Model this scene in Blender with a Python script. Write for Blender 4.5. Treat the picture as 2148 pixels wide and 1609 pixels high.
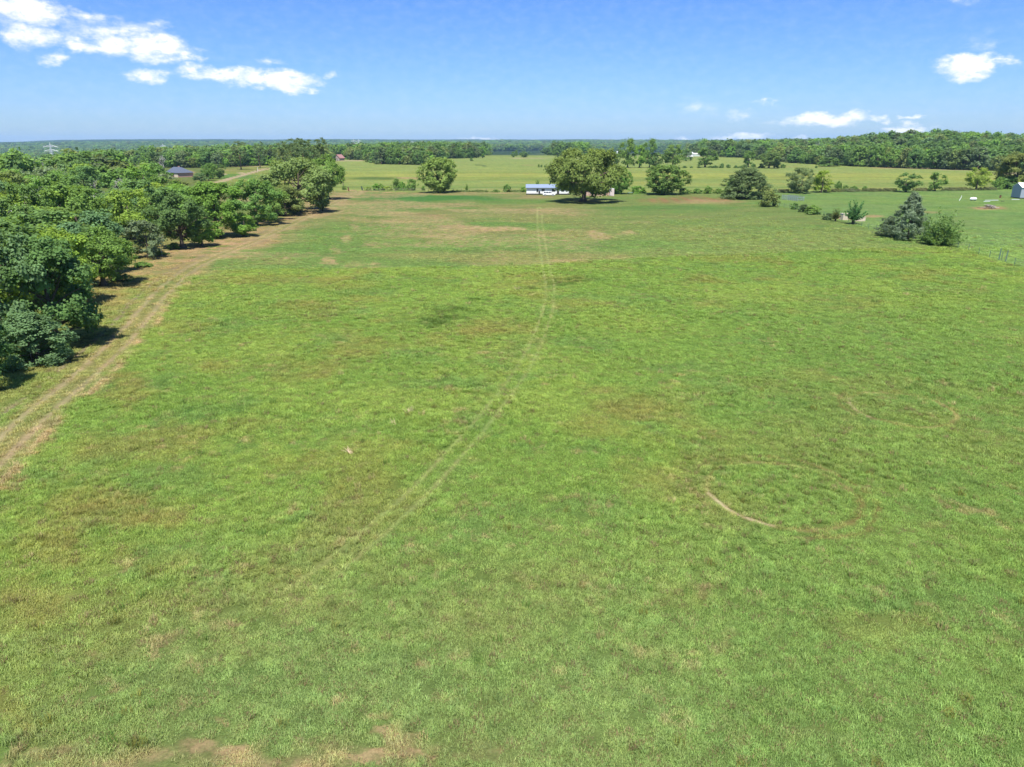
import bpy, math, random
import numpy as np
from mathutils import Vector, Matrix

for o in list(bpy.data.objects):
    bpy.data.objects.remove(o)
SC = bpy.context.scene
COL = SC.collection
R = math.radians

# ------------------------------------------------------------------ camera
CAMZ = 20.0
FPX = 1490.0                      # focal length in photograph pixels (2148 wide)
PITCH = math.atan2(804.5 - 297.0, FPX)
cam = bpy.data.cameras.new("camera")
cam.sensor_width = 36.0
cam.lens = FPX / 2148.0 * 36.0
cam.clip_start = 0.5
cam.clip_end = 40000.0
camo = bpy.data.objects.new("camera", cam)
camo.location = (0, 0, CAMZ)
camo.rotation_euler = (math.pi / 2 - PITCH, 0, 0)
COL.objects.link(camo)
SC.camera = camo
CP, SP = math.cos(PITCH), math.sin(PITCH)


def ray(x, y):
    cx, cy = (x - 1074.0) / FPX, (804.5 - y) / FPX
    return np.array([cx, CP + cy * SP, -SP + cy * CP])


# ------------------------------------------------------------------ sun, sky, exposure
SUN_EL, SUN_AZ = 66.0, 187.0      # azimuth clockwise from +Y (view direction): behind the camera
sun = bpy.data.lights.new("sun", 'SUN')
sun.energy = 4.3
sun.angle = R(0.5)
sun.color = (1.0, 0.955, 0.87)
suno = bpy.data.objects.new("sun", sun)
sd = Vector((math.sin(R(SUN_AZ)) * math.cos(R(SUN_EL)), math.cos(R(SUN_AZ)) * math.cos(R(SUN_EL)), math.sin(R(SUN_EL))))
suno.rotation_euler = sd.to_track_quat('Z', 'Y').to_euler()
suno.location = (0, -50, 100)
COL.objects.link(suno)

world = bpy.data.worlds.new("World")
SC.world = world
world.use_nodes = True
WT = world.node_tree
WT.nodes.clear()


def wn(t, **kw):
    n = WT.nodes.new(t)
    for k, v in kw.items():
        setattr(n, k, v)
    return n


def wmath(op, a, b=None, c=None, clamp=False):
    n = wn('ShaderNodeMath', operation=op, use_clamp=clamp)
    for i, v in enumerate((a, b, c)):
        if v is None:
            continue
        if isinstance(v, (int, float)):
            n.inputs[i].default_value = v
        else:
            WT.links.new(v, n.inputs[i])
    return n.outputs[0]


sky = wn('ShaderNodeTexSky', sky_type='NISHITA')
sky.sun_disc = False
sky.sun_elevation = R(SUN_EL)
sky.sun_rotation = R(SUN_AZ)
sky.altitude = 100
sky.air_density = 1.0
sky.dust_density = 0.35
sky.ozone_density = 3.0
hsv = wn('ShaderNodeHueSaturation')
hsv.inputs['Saturation'].default_value = 1.12
hsv.inputs['Value'].default_value = 1.0
WT.links.new(sky.outputs[0], hsv.inputs['Color'])
tc = wn('ShaderNodeTexCoord')
sep = wn('ShaderNodeSeparateXYZ')
WT.links.new(tc.outputs['Generated'], sep.inputs[0])
az = wmath('ARCTAN2', sep.outputs[0], sep.outputs[1])
el = wmath('ARCSINE', sep.outputs[2])
cmb = wn('ShaderNodeCombineXYZ')
WT.links.new(az, cmb.inputs[0])
WT.links.new(wmath('MULTIPLY', el, 1.0), cmb.inputs[1])
# domain warp so that the cloud outlines are ragged
nz = wn('ShaderNodeTexNoise')
nz.inputs['Scale'].default_value = 22.0
nz.inputs['Detail'].default_value = 7.0
nz.inputs['Roughness'].default_value = 0.6
strm = wn('ShaderNodeVectorMath', operation='MULTIPLY')
strm.inputs[1].default_value = (1.0, 1.8, 1.0)
WT.links.new(cmb.outputs[0], strm.inputs[0])
WT.links.new(strm.outputs[0], nz.inputs['Vector'])
wsub = wn('ShaderNodeVectorMath', operation='SUBTRACT')
wsub.inputs[1].default_value = (0.5, 0.5, 0.5)
WT.links.new(nz.outputs['Color'], wsub.inputs[0])
wmul = wn('ShaderNodeVectorMath', operation='MULTIPLY')
wmul.inputs[1].default_value = (0.085, 0.036, 0.0)
WT.links.new(wsub.outputs[0], wmul.inputs[0])
wadd = wn('ShaderNodeVectorMath', operation='ADD')
WT.links.new(cmb.outputs[0], wadd.inputs[0])
WT.links.new(wmul.outputs[0], wadd.inputs[1])


def skypt(x, y):
    d = ray(x, y)
    d = d / np.linalg.norm(d)
    return math.atan2(d[0], d[1]), math.asin(d[2])


# (photo x, y, half width, half height, strength, tilt px) and a few more clouds all round the sky
CL = [(50, 22, 95, 34, 1.0), (75, 75, 75, 26, .75), (112, 124, 42, 13, .62), (150, 92, 50, 20, .95), (235, 62, 120, 26, .66),
      (240, 92, 90, 26, .8), (330, 100, 95, 28, 1.0), (395, 120, 45, 14, .85), (310, 158, 56, 16, .72), (400, 150, 40, 16, .72),
      (470, 152, 70, 15, .95), (570, 165, 100, 20, 1.1), (608, 187, 50, 13, .9), (688, 152, 26, 9, .5), (565, 128, 34, 9, .46),
      (325, 48, 46, 12, .44), (190, 30, 60, 16, .55),
      (2040, 132, 75, 20, 1.1), (2030, 152, 60, 16, .9), (2100, 130, 38, 8, .6), (1720, 250, 105, 15, 1.15), (1800, 245, 36, 14, .8),
      (1848, 250, 26, 9, .65), (1925, 246, 26, 6, .72), (1893, 273, 60, 10, .85), (1545, 237, 36, 11, .46), (1600, 212, 30, 7, .44),
      (1460, 225, 60, 26, .30), (1560, 289, 70, 7, .95), (1680, 290, 34, 7, .9), (1430, 291, 22, 6, .6), (1010, 291, 60, 4, .6),
      (1910, 262, 26, 6, .5), (2010, 10, 40, 14, .3), (2065, 90, 30, 26, .25)]
elems = []
for c in CL:
    a0, e0 = skypt(c[0], c[1])
    a1, _ = skypt(c[0] + c[2], c[1])
    _, e1 = skypt(c[0], c[1] - c[3])
    elems.append((a0, e0, abs(a1 - a0), abs(e1 - e0), c[4]))
rr = random.Random(5)
for k in range(16):
    a0 = rr.uniform(0.85, 2 * math.pi - 0.85)
    if a0 > math.pi:
        a0 -= 2 * math.pi
    e0 = rr.uniform(0.05, 0.75)
    s = rr.uniform(.05, .13)
    elems.append((a0, e0, s, s * rr.uniform(.22, .4), rr.uniform(.6, 1.0)))
tot = None
for (a0, e0, sa, se, st) in elems:
    s = wn('ShaderNodeVectorMath', operation='SUBTRACT')
    s.inputs[1].default_value = (a0, e0, 0)
    WT.links.new(wadd.outputs[0], s.inputs[0])
    m = wn('ShaderNodeVectorMath', operation='MULTIPLY')
    m.inputs[1].default_value = (1 / (sa * 1.25), 1 / (se * 1.35), 0)
    WT.links.new(s.outputs[0], m.inputs[0])
    ln = wn('ShaderNodeVectorMath', operation='LENGTH')
    WT.links.new(m.outputs[0], ln.inputs[0])
    f = wmath('MULTIPLY', wmath('SUBTRACT', 1.0, ln.outputs['Value'], clamp=True), st)
    tot = f if tot is None else wmath('SMOOTH_MAX', tot, f, 0.12)
nz2 = wn('ShaderNodeTexNoise')
nz2.inputs['Scale'].default_value = 60.0
nz2.inputs['Detail'].default_value = 6.0
nz2.inputs['Roughness'].default_value = 0.62
WT.links.new(strm.outputs[0], nz2.inputs['Vector'])
edge = wmath('ADD', tot, wmath('MULTIPLY', wmath('SUBTRACT', nz2.outputs[0], 0.5), wmath('MULTIPLY', tot, 2.6)))
mr = wn('ShaderNodeMapRange', interpolation_type='SMOOTHSTEP')
mr.inputs['From Min'].default_value = 0.0
mr.inputs['From Max'].default_value = 0.85
WT.links.new(edge, mr.inputs['Value'])
cmix = wn('ShaderNodeMix', data_type='RGBA')
WT.links.new(mr.outputs[0], cmix.inputs['Factor'])
# clear-air blue: a little deeper overhead than at the horizon
gr = wn('ShaderNodeMapRange', interpolation_type='SMOOTHSTEP')
gr.inputs['From Min'].default_value = 0.0
gr.inputs['From Max'].default_value = 0.40
WT.links.new(el, gr.inputs['Value'])
tn = wn('ShaderNodeMix', data_type='RGBA')
tn.inputs['A'].default_value = (.47, .65, 1.06, 1)
tn.inputs['B'].default_value = (.33, .595, 1.0, 1)
WT.links.new(gr.outputs[0], tn.inputs['Factor'])
tm = wn('ShaderNodeMix', data_type='RGBA', blend_type='MULTIPLY')
tm.inputs['Factor'].default_value = 1.0
WT.links.new(hsv.outputs[0], tm.inputs['A'])
WT.links.new(tn.outputs['Result'], tm.inputs['B'])
WT.links.new(tm.outputs['Result'], cmix.inputs['A'])
SKYS = 0.08
cw = 0.62 / SKYS
cmix.inputs['B'].default_value = (cw, cw * 1.0, cw * 1.01, 1)
bg = wn('ShaderNodeBackground')
bg.inputs['Strength'].default_value = SKYS
WT.links.new(cmix.outputs['Result'], bg.inputs['Color'])
wo = wn('ShaderNodeOutputWorld')
WT.links.new(bg.outputs[0], wo.inputs['Surface'])

SC.view_settings.view_transform = 'Standard'
SC.view_settings.look = 'None'
SC.view_settings.exposure = 1.0
SC.view_settings.gamma = 1.0
SC.view_settings.use_curve_mapping = False
SC.render.engine = 'CYCLES'
SC.cycles.max_bounces = 5
SC.cycles.diffuse_bounces = 3
SC.cycles.transmission_bounces = 3
SC.cycles.volume_bounces = 1
SC.cycles.use_denoising = True
SC.cycles.sample_clamp_indirect = 4.0
SC.cycles.denoiser = 'OPENIMAGEDENOISE'
SC.cycles.denoising_input_passes = 'RGB_ALBEDO_NORMAL'
SC.cycles.denoising_prefilter = 'ACCURATE'

# ------------------------------------------------------------------ noise and terrain height


def vn(x, y, seed=0):
    xi, yi = np.floor(x), np.floor(y)
    fx, fy = x - xi, y - yi
    fx = fx * fx * (3 - 2 * fx)
    fy = fy * fy * (3 - 2 * fy)
    xi = xi.astype(np.int64)
    yi = yi.astype(np.int64)

    def h(a, b):
        n = (a * 374761393 + b * 668265263 + seed * 974634777) & 0xffffffff
        n = ((n ^ (n >> 13)) * 1274126177) & 0xffffffff
        n = n ^ (n >> 16)
        return (n & 0xffffff) / float(0xffffff)
    return (h(xi, yi) * (1 - fx) + h(xi + 1, yi) * fx) * (1 - fy) + (h(xi, yi + 1) * (1 - fx) + h(xi + 1, yi + 1) * fx) * fy


def fbm(x, y, scale, octv=4, seed=0, gain=0.5):
    s, a, t = 0.0, 1.0, 0.0
    for k in range(octv):
        s = s + a * vn(x / scale * 2 ** k + 17.3 * k, y / scale * 2 ** k - 9.1 * k, seed + k)
        t += a
        a *= gain
    return s / t


def sst(a, b, x):
    t = np.clip((x - a) / (b - a), 0, 1)
    return t * t * (3 - 2 * t)


def hgt(x, y):
    x = np.asarray(x, float)
    y = np.asarray(y, float)
    r = np.hypot(x, y)
    a = np.degrees(np.arctan2(x, y))
    left = 1 - sst(-24, -6, a)
    right = sst(8, 24, a)
    drop = sst(620, 2300, r) * left + sst(1050, 2600, r) * (1 - left)
    D = 34 * left + 20 * (1 - left) - 8 * right
    rise = sst(3200, 9500, r)
    ridge = 36 + 30 * (fbm(x, y, 2200, 4, 41) - .5) - 26 * left * sst(-28, -36, a) + 14 * (fbm(x, y, 420, 3, 42) - .5)
    z = -D * drop + (ridge + D) * rise
    z = z + (fbm(x, y, 420, 3, 7) - .5) * 12 * sst(800, 2600, r)
    # wooded hill
    u = (a - 29.3)
    hx = np.exp(-(u / 6.3) ** 2) * np.exp(-((r - 1150) / 210.0) ** 2)
    z = z + 13 * hx + 3 * np.exp(-((u - 2) / 14.0) ** 2) * np.exp(-((r - 1150) / 260.0) ** 2)
    z = z - 15 * sst(280, 1150, r) * (1 - sst(-37, -21, a)) * (1 - rise)
    z = z + 0.25 * (fbm(x, y, 35, 2, 3) - .5) * sst(25, 60, r)
    return z


def G(x, y):
    """ground point seen at photo pixel x, y"""
    d = ray(x, y)
    t = _T
    for k in range(4):
        below = d[2] * t + CAMZ <= hgt(d[0] * t, d[1] * t)
        if not below.any():
            t1 = 9000.0
            break
        i = int(np.argmax(below))
        t1 = t[i]
        if i == 0:
            break
        t = np.linspace(t[i - 1], t[i], 14)
    return np.array([d[0] * t1, d[1] * t1, float(hgt(d[0] * t1, d[1] * t1))])


_T = np.geomspace(9.0, 13000.0, 420)


def GF(x, y):
    """flat ground hit (z = 0), vectorised"""
    cx, cy = (np.asarray(x, float) - 1074.0) / FPX, (804.5 - np.asarray(y, float)) / FPX
    dz = -SP + cy * CP
    t = -CAMZ / np.minimum(dz, -1e-4)
    return cx * t, (CP + cy * SP) * t


def mpp(p):
    """metres per photo pixel at a point"""
    return (p[1] * CP + (CAMZ - p[2]) * SP) / FPX


def ztop(p, x, y):
    d = ray(x, y)
    return CAMZ + math.hypot(p[0], p[1]) * d[2] / math.hypot(d[0], d[1])


# ------------------------------------------------------------------ materials
MATS = {}


def mat(name, rgb, rough=0.8, spec=0.3, metal=0.0, var=0.25, nscale=3.0, bump=0.0):
    if name in MATS:
        return MATS[name]
    m = bpy.data.materials.new(name)
    m.use_nodes = True
    nt = m.node_tree
    b = nt.nodes['Principled BSDF']
    b.inputs['Roughness'].default_value = rough
    b.inputs['Specular IOR Level'].default_value = spec
    b.inputs['Metallic'].default_value = metal
    t = nt.nodes.new('ShaderNodeTexCoord')
    n = nt.nodes.new('ShaderNodeTexNoise')
    n.inputs['Scale'].default_value = nscale
    n.inputs['Detail'].default_value = 5
    nt.links.new(t.outputs['Object'], n.inputs['Vector'])
    mx = nt.nodes.new('ShaderNodeMix')
    mx.data_type = 'RGBA'
    mx.inputs['A'].default_value = (*[c * (1 - var) for c in rgb], 1)
    mx.inputs['B'].default_value = (*[min(1, c * (1 + var)) for c in rgb], 1)
    nt.links.new(n.outputs[0], mx.inputs['Factor'])
    nt.links.new(mx.outputs['Result'], b.inputs['Base Color'])
    if bump:
        bp = nt.nodes.new('ShaderNodeBump')
        bp.inputs['Strength'].default_value = bump
        nt.links.new(n.outputs[0], bp.inputs['Height'])
        nt.links.new(bp.outputs[0], b.inputs['Normal'])
    MATS[name] = m
    return m


def glass_mat():
    if 'glass' in MATS:
        return MATS['glass']
    m = mat('glass', (0.03, 0.04, 0.05), rough=0.08, spec=0.6, var=0.1)
    return m


def leaf_material(name, src, trans=0.42, nsc=0.55):
    """leaf colour from the object's own colour (individual trees) or from the instance (woods, grass)"""
    m = bpy.data.materials.new(name)
    m.use_nodes = True
    nt = m.node_tree
    nt.nodes.clear()
    L = nt.links.new
    out = nt.nodes.new('ShaderNodeOutputMaterial')
    if src == 'object':
        oi = nt.nodes.new('ShaderNodeObjectInfo')
        base = oi.outputs['Color']
    else:
        at = nt.nodes.new('ShaderNodeAttribute')
        at.attribute_type = 'INSTANCER'
        at.attribute_name = 'tint'
        base = at.outputs['Color']
    geo = nt.nodes.new('ShaderNodeNewGeometry')
    n = nt.nodes.new('ShaderNodeTexNoise')
    n.inputs['Scale'].default_value = nsc
    n.inputs['Detail'].default_value = 6
    n.inputs['Roughness'].default_value = 0.7
    L(geo.outputs['Position'], n.inputs['Vector'])
    ri = nt.nodes.new('ShaderNodeMapRange')
    ri.inputs['To Min'].default_value = 0.78
    ri.inputs['To Max'].default_value = 1.25
    L(geo.outputs['Random Per Island'], ri.inputs['Value'])
    mr_ = nt.nodes.new('ShaderNodeMapRange')
    mr_.inputs['From Min'].default_value = 0.3
    mr_.inputs['From Max'].default_value = 0.7
    mr_.inputs['To Min'].default_value = 0.72
    mr_.inputs['To Max'].default_value = 1.3
    L(n.outputs[0], mr_.inputs['Value'])
    mu = nt.nodes.new('ShaderNodeMath')
    mu.operation = 'MULTIPLY'
    L(ri.outputs[0], mu.inputs[0])
    L(mr_.outputs[0], mu.inputs[1])
    sc_ = nt.nodes.new('ShaderNodeVectorMath')
    sc_.operation = 'SCALE'
    L(base, sc_.inputs[0])
    L(mu.outputs[0], sc_.inputs['Scale'])
    d = nt.nodes.new('ShaderNodeBsdfPrincipled')
    d.inputs['Roughness'].default_value = 0.55
    d.inputs['Specular IOR Level'].default_value = 0.12
    L(sc_.outputs[0], d.inputs['Base Color'])
    t = nt.nodes.new('ShaderNodeBsdfTranslucent')
    w = nt.nodes.new('ShaderNodeVectorMath')
    w.operation = 'MULTIPLY'
    w.inputs[1].default_value = (1.35, 1.3, 0.7)
    L(sc_.outputs[0], w.inputs[0])
    L(w.outputs[0], t.inputs['Color'])
    mx = nt.nodes.new('ShaderNodeMixShader')
    mx.inputs[0].default_value = trans
    L(d.outputs[0], mx.inputs[1])
    L(t.outputs[0], mx.inputs[2])
    L(mx.outputs[0], out.inputs['Surface'])
    return m


LEAF = leaf_material('leaf', 'object')
LEAF_FAR = leaf_material('leaf_of_the_woods', 'instancer', nsc=0.2)
GRASSM = leaf_material('grass_blade', 'instancer', trans=0.3, nsc=0.9)
BARK = mat('bark', (0.11, 0.085, 0.062), rough=0.95, var=0.4, nscale=5, bump=.4)
BARKG = mat('pale_bark', (0.30, 0.28, 0.25), rough=0.95, var=0.3, nscale=5, bump=.4)
BARKP = mat('pine_bark', (0.16, 0.10, 0.07), rough=0.95, var=0.35, nscale=5, bump=.4)
DEADW = mat('dead_wood', (0.44, 0.41, 0.38), rough=0.95, var=0.25, nscale=5)


# ------------------------------------------------------------------ mesh helpers
def mesh_np(name, V, F, material=None, smooth=False):
    V = np.asarray(V, np.float32)
    F = np.asarray(F, np.int32)
    k = F.shape[1]
    me = bpy.data.meshes.new(name)
    me.vertices.add(len(V))
    me.vertices.foreach_set('co', V.ravel())
    me.loops.add(F.size)
    me.loops.foreach_set('vertex_index', F.ravel())
    me.polygons.add(len(F))
    me.polygons.foreach_set('loop_start', np.arange(0, F.size, k, dtype=np.int32))
    if smooth:
        me.polygons.foreach_set('use_smooth', np.ones(len(F), bool))
    me.update(calc_edges=True)
    if material:
        me.materials.append(material)
    return me


def link(name, data, parent=None, loc=(0, 0, 0), rz=0.0):
    o = bpy.data.objects.new(name, data)
    COL.objects.link(o)
    o.location = tuple(float(v) for v in loc)
    o.rotation_euler = (0, 0, rz)
    if parent:
        o.parent = parent
    return o


def tag(o, label=None, cat=None, group=None, kind=None):
    if label:
        o['label'] = label
    if cat:
        o['category'] = cat
    if group:
        o['group'] = group
    if kind:
        o['kind'] = kind
    return o


def thing(name, label, cat, loc, rz=0.0, group=None):
    return tag(link(name, None, None, loc, rz), label, cat, group)


class MB:
    def __init__(s):
        s.v, s.f = [], []

    def add(s, vs, fs):
        n = len(s.v)
        s.v += [tuple(float(c) for c in v) for v in vs]
        s.f += [tuple(n + i for i in f) for f in fs]
        return s

    def box(s, x0, x1, y0, y1, z0, z1):
        v = [(x0, y0, z0), (x1, y0, z0), (x1, y1, z0), (x0, y1, z0), (x0, y0, z1), (x1, y0, z1), (x1, y1, z1), (x0, y1, z1)]
        return s.add(v, [(0, 3, 2, 1), (4, 5, 6, 7), (0, 1, 5, 4), (1, 2, 6, 5), (2, 3, 7, 6), (3, 0, 4, 7)])

    def tube(s, pts, rads, n=6):
        pts = [Vector(p) for p in pts]
        base = len(s.v)
        for i, p in enumerate(pts):
            d = (pts[min(i + 1, len(pts) - 1)] - pts[max(i - 1, 0)])
            d = d.normalized() if d.length > 1e-6 else Vector((0, 0, 1))
            u = d.cross(Vector((0.31, 0.95, 0.05))).normalized()
            w = d.cross(u)
            for k in range(n):
                a = 2 * math.pi * k / n
                q = p + (u * math.cos(a) + w * math.sin(a)) * rads[i]
                s.v.append(tuple(q))
        for i in range(len(pts) - 1):
            for k in range(n):
                a, b = base + i * n + k, base + i * n + (k + 1) % n
                s.f.append((a, b, b + n, a + n))
        s.f.append(tuple(base + (len(pts) - 1) * n + k for k in range(n)))
        s.f.append(tuple(base + n - 1 - k for k in range(n)))
        return s

    def extrude(s, prof, y0, y1):
        """profile in x-z, extruded along y"""
        n = len(prof)
        v = [(p[0], y0, p[1]) for p in prof] + [(p[0], y1, p[1]) for p in prof]
        f = [tuple(range(n)), tuple(range(2 * n - 1, n - 1, -1))]
        for i in range(n):
            j = (i + 1) % n
            f.append((i, n + i, n + j, j))
        return s.add(v, f)

    def build(s, name, material, parent=None, loc=(0, 0, 0), rz=0.0, smooth=False, bevel=0.0):
        me = bpy.data.meshes.new(name)
        me.from_pydata(s.v, [], s.f)
        me.update()
        if smooth:
            me.polygons.foreach_set('use_smooth', np.ones(len(me.polygons), bool))
        me.materials.append(material)
        o = link(name, me, parent, loc, rz)
        if bevel:
            b = o.modifiers.new('bevel', 'BEVEL')
            b.width = bevel
            b.segments = 2
        return o


# ------------------------------------------------------------------ ground colour map (world space)
def poly_dist(X, Y, pts):
    """distance to a polyline and the side (signed)"""
    best = np.full(X.shape, 1e9)
    sign = np.zeros(X.shape)
    for (x0, y0), (x1, y1) in zip(pts[:-1], pts[1:]):
        dx, dy = x1 - x0, y1 - y0
        L2 = dx * dx + dy * dy
        t = np.clip(((X - x0) * dx + (Y - y0) * dy) / L2, 0, 1)
        ex, ey = X - (x0 + t * dx), Y - (y0 + t * dy)
        d = np.hypot(ex, ey)
        s = np.sign(ex * dy - ey * dx)
        m = d < best
        best = np.where(m, d, best)
        sign = np.where(m, s, sign)
    return best, sign


def smooth_poly(pix):
    pts = [np.array(GF(*p)) for p in pix]
    out = []
    for i in range(len(pts) - 1):
        p0, p1, p2, p3 = pts[max(i - 1, 0)], pts[i], pts[i + 1], pts[min(i + 2, len(pts) - 1)]
        for k in range(5):
            t = k / 5
            out.append(tuple(0.5 * ((2 * p1) + (p2 - p0) * t + (2 * p0 - 5 * p1 + 4 * p2 - p3) * t * t + (3 * p1 - p0 - 3 * p2 + p3) * t ** 3)))
    out.append(tuple(pts[-1]))
    return out


TRACK = smooth_poly([(-160, 1075), (-60, 1000), (20, 925), (90, 860), (160, 803), (235, 735), (290, 675), (340, 615), (395, 568), (450, 540), (530, 508), (610, 470), (690, 432), (740, 408), (752, 401), (735, 399), (715, 398)])
UTV = smooth_poly([(620, 1250), (720, 1170), (865, 1045), (960, 945), (1035, 858), (1095, 775), (1130, 705), (1150, 645), (1154, 600), (1147, 565), (1138, 515), (1133, 470), (1131, 435)])
DRIVE = smooth_poly([(330, 430), (420, 398), (460, 382), (500, 370), (530, 361.5), (555, 355), (580, 350), (605, 347)])
DRIVE2 = smooth_poly([(534, 361), (505, 363), (480, 364.5), (440, 368), (400, 371)])
LANE = smooth_poly([(735, 399), (760, 400.5), (800, 403), (860, 406), (925, 408), (1000, 408)])
MOWN = smooth_poly([(380, 575), (490, 566), (620, 564), (800, 563), (950, 560), (1120, 556), (1250, 546), (1400, 540), (1650, 530), (1900, 520), (2148, 512)])
FENCE_R = smooth_poly([(1560, 408), (1625, 430), (1700, 447), (1780, 468), (1900, 500), (1990, 515), (2100, 548), (2148, 562), (2300, 606)])
HEDGE_Y = [(x_, y_) for x_, y_ in zip(*GF(np.array([300, 700, 900, 1300, 1600, 1900, 2300]), np.array([402., 401, 402, 403, 402, 399, 394])))]


def ell(X, Y, cx, cy, rx, ry, warp=0.5, seed=0, tilt=0.0):
    """soft world-space blob for a patch seen at photo pixel cx, cy with half size rx, ry pixels"""
    gx, gy = GF(cx, cy)
    sx = rx * (gy * CP + CAMZ * SP) / FPX
    _, y0 = GF(cx, cy + ry)
    _, y1 = GF(cx, cy - ry)
    sy = (y1 - y0) / 2
    n = min(sx, sy)
    dx, dy = X - gx, Y - (y0 + y1) / 2
    # the radial stretch of perspective: shear along the line of sight
    dx = dx - dy * (gx / gy) * 1.0 + dy * tilt
    out = np.zeros(X.shape)
    near = np.hypot(dx / sx, dy / sy) < 1.15 + warp * 1.6
    if not near.any():
        return out
    X, Y, dx, dy = X[near], Y[near], dx[near], dy[near]
    wx = (fbm(X, Y, n * 0.9 + .3, 4, seed + 11) - .5) * warp * 2.2
    wy = (fbm(X, Y, n * 0.9 + .3, 4, seed + 31) - .5) * warp * 2.2
    d = np.hypot(dx / sx + wx, dy / sy + wy)
    out[near] = 1 - sst(0.45, 1.15, d)
    return out


def srgb(r, g, b, k=1.0):
    f = lambda c: ((c / 255 + .055) / 1.055) ** 2.4 if c > 10 else c / 255 / 12.92
    return np.array([f(r), f(g), f(b)]) * k


KG = 0.36         # photo colour -> surface colour under this sun, sky and exposure
C_GRASS = srgb(134, 168, 78, KG)
C_GRASS2 = srgb(146, 174, 82, KG)
C_GRASS3 = srgb(122, 158, 80, KG)
C_NEAR = srgb(136, 160, 92, KG)
C_BROWN = srgb(154, 154, 84, KG)
C_SOIL = srgb(210, 180, 132, KG)
C_SOILR = srgb(202, 176, 128, KG)
C_STRAW = srgb(188, 170, 122, KG)
C_WEED = srgb(96, 126, 54, KG)
C_BACK = srgb(186, 198, 102, KG)
C_BACK2 = srgb(164, 186, 104, KG)
C_LAWN = srgb(140, 174, 98, KG)
C_OLIVE = srgb(150, 162, 90, KG)
C_ROAD = srgb(222, 200, 164, KG)
C_WOOD = srgb(66, 92, 50, KG)
C_LUSH = srgb(88, 150, 72, KG)
C_RED = srgb(176, 142, 100, KG)


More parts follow.
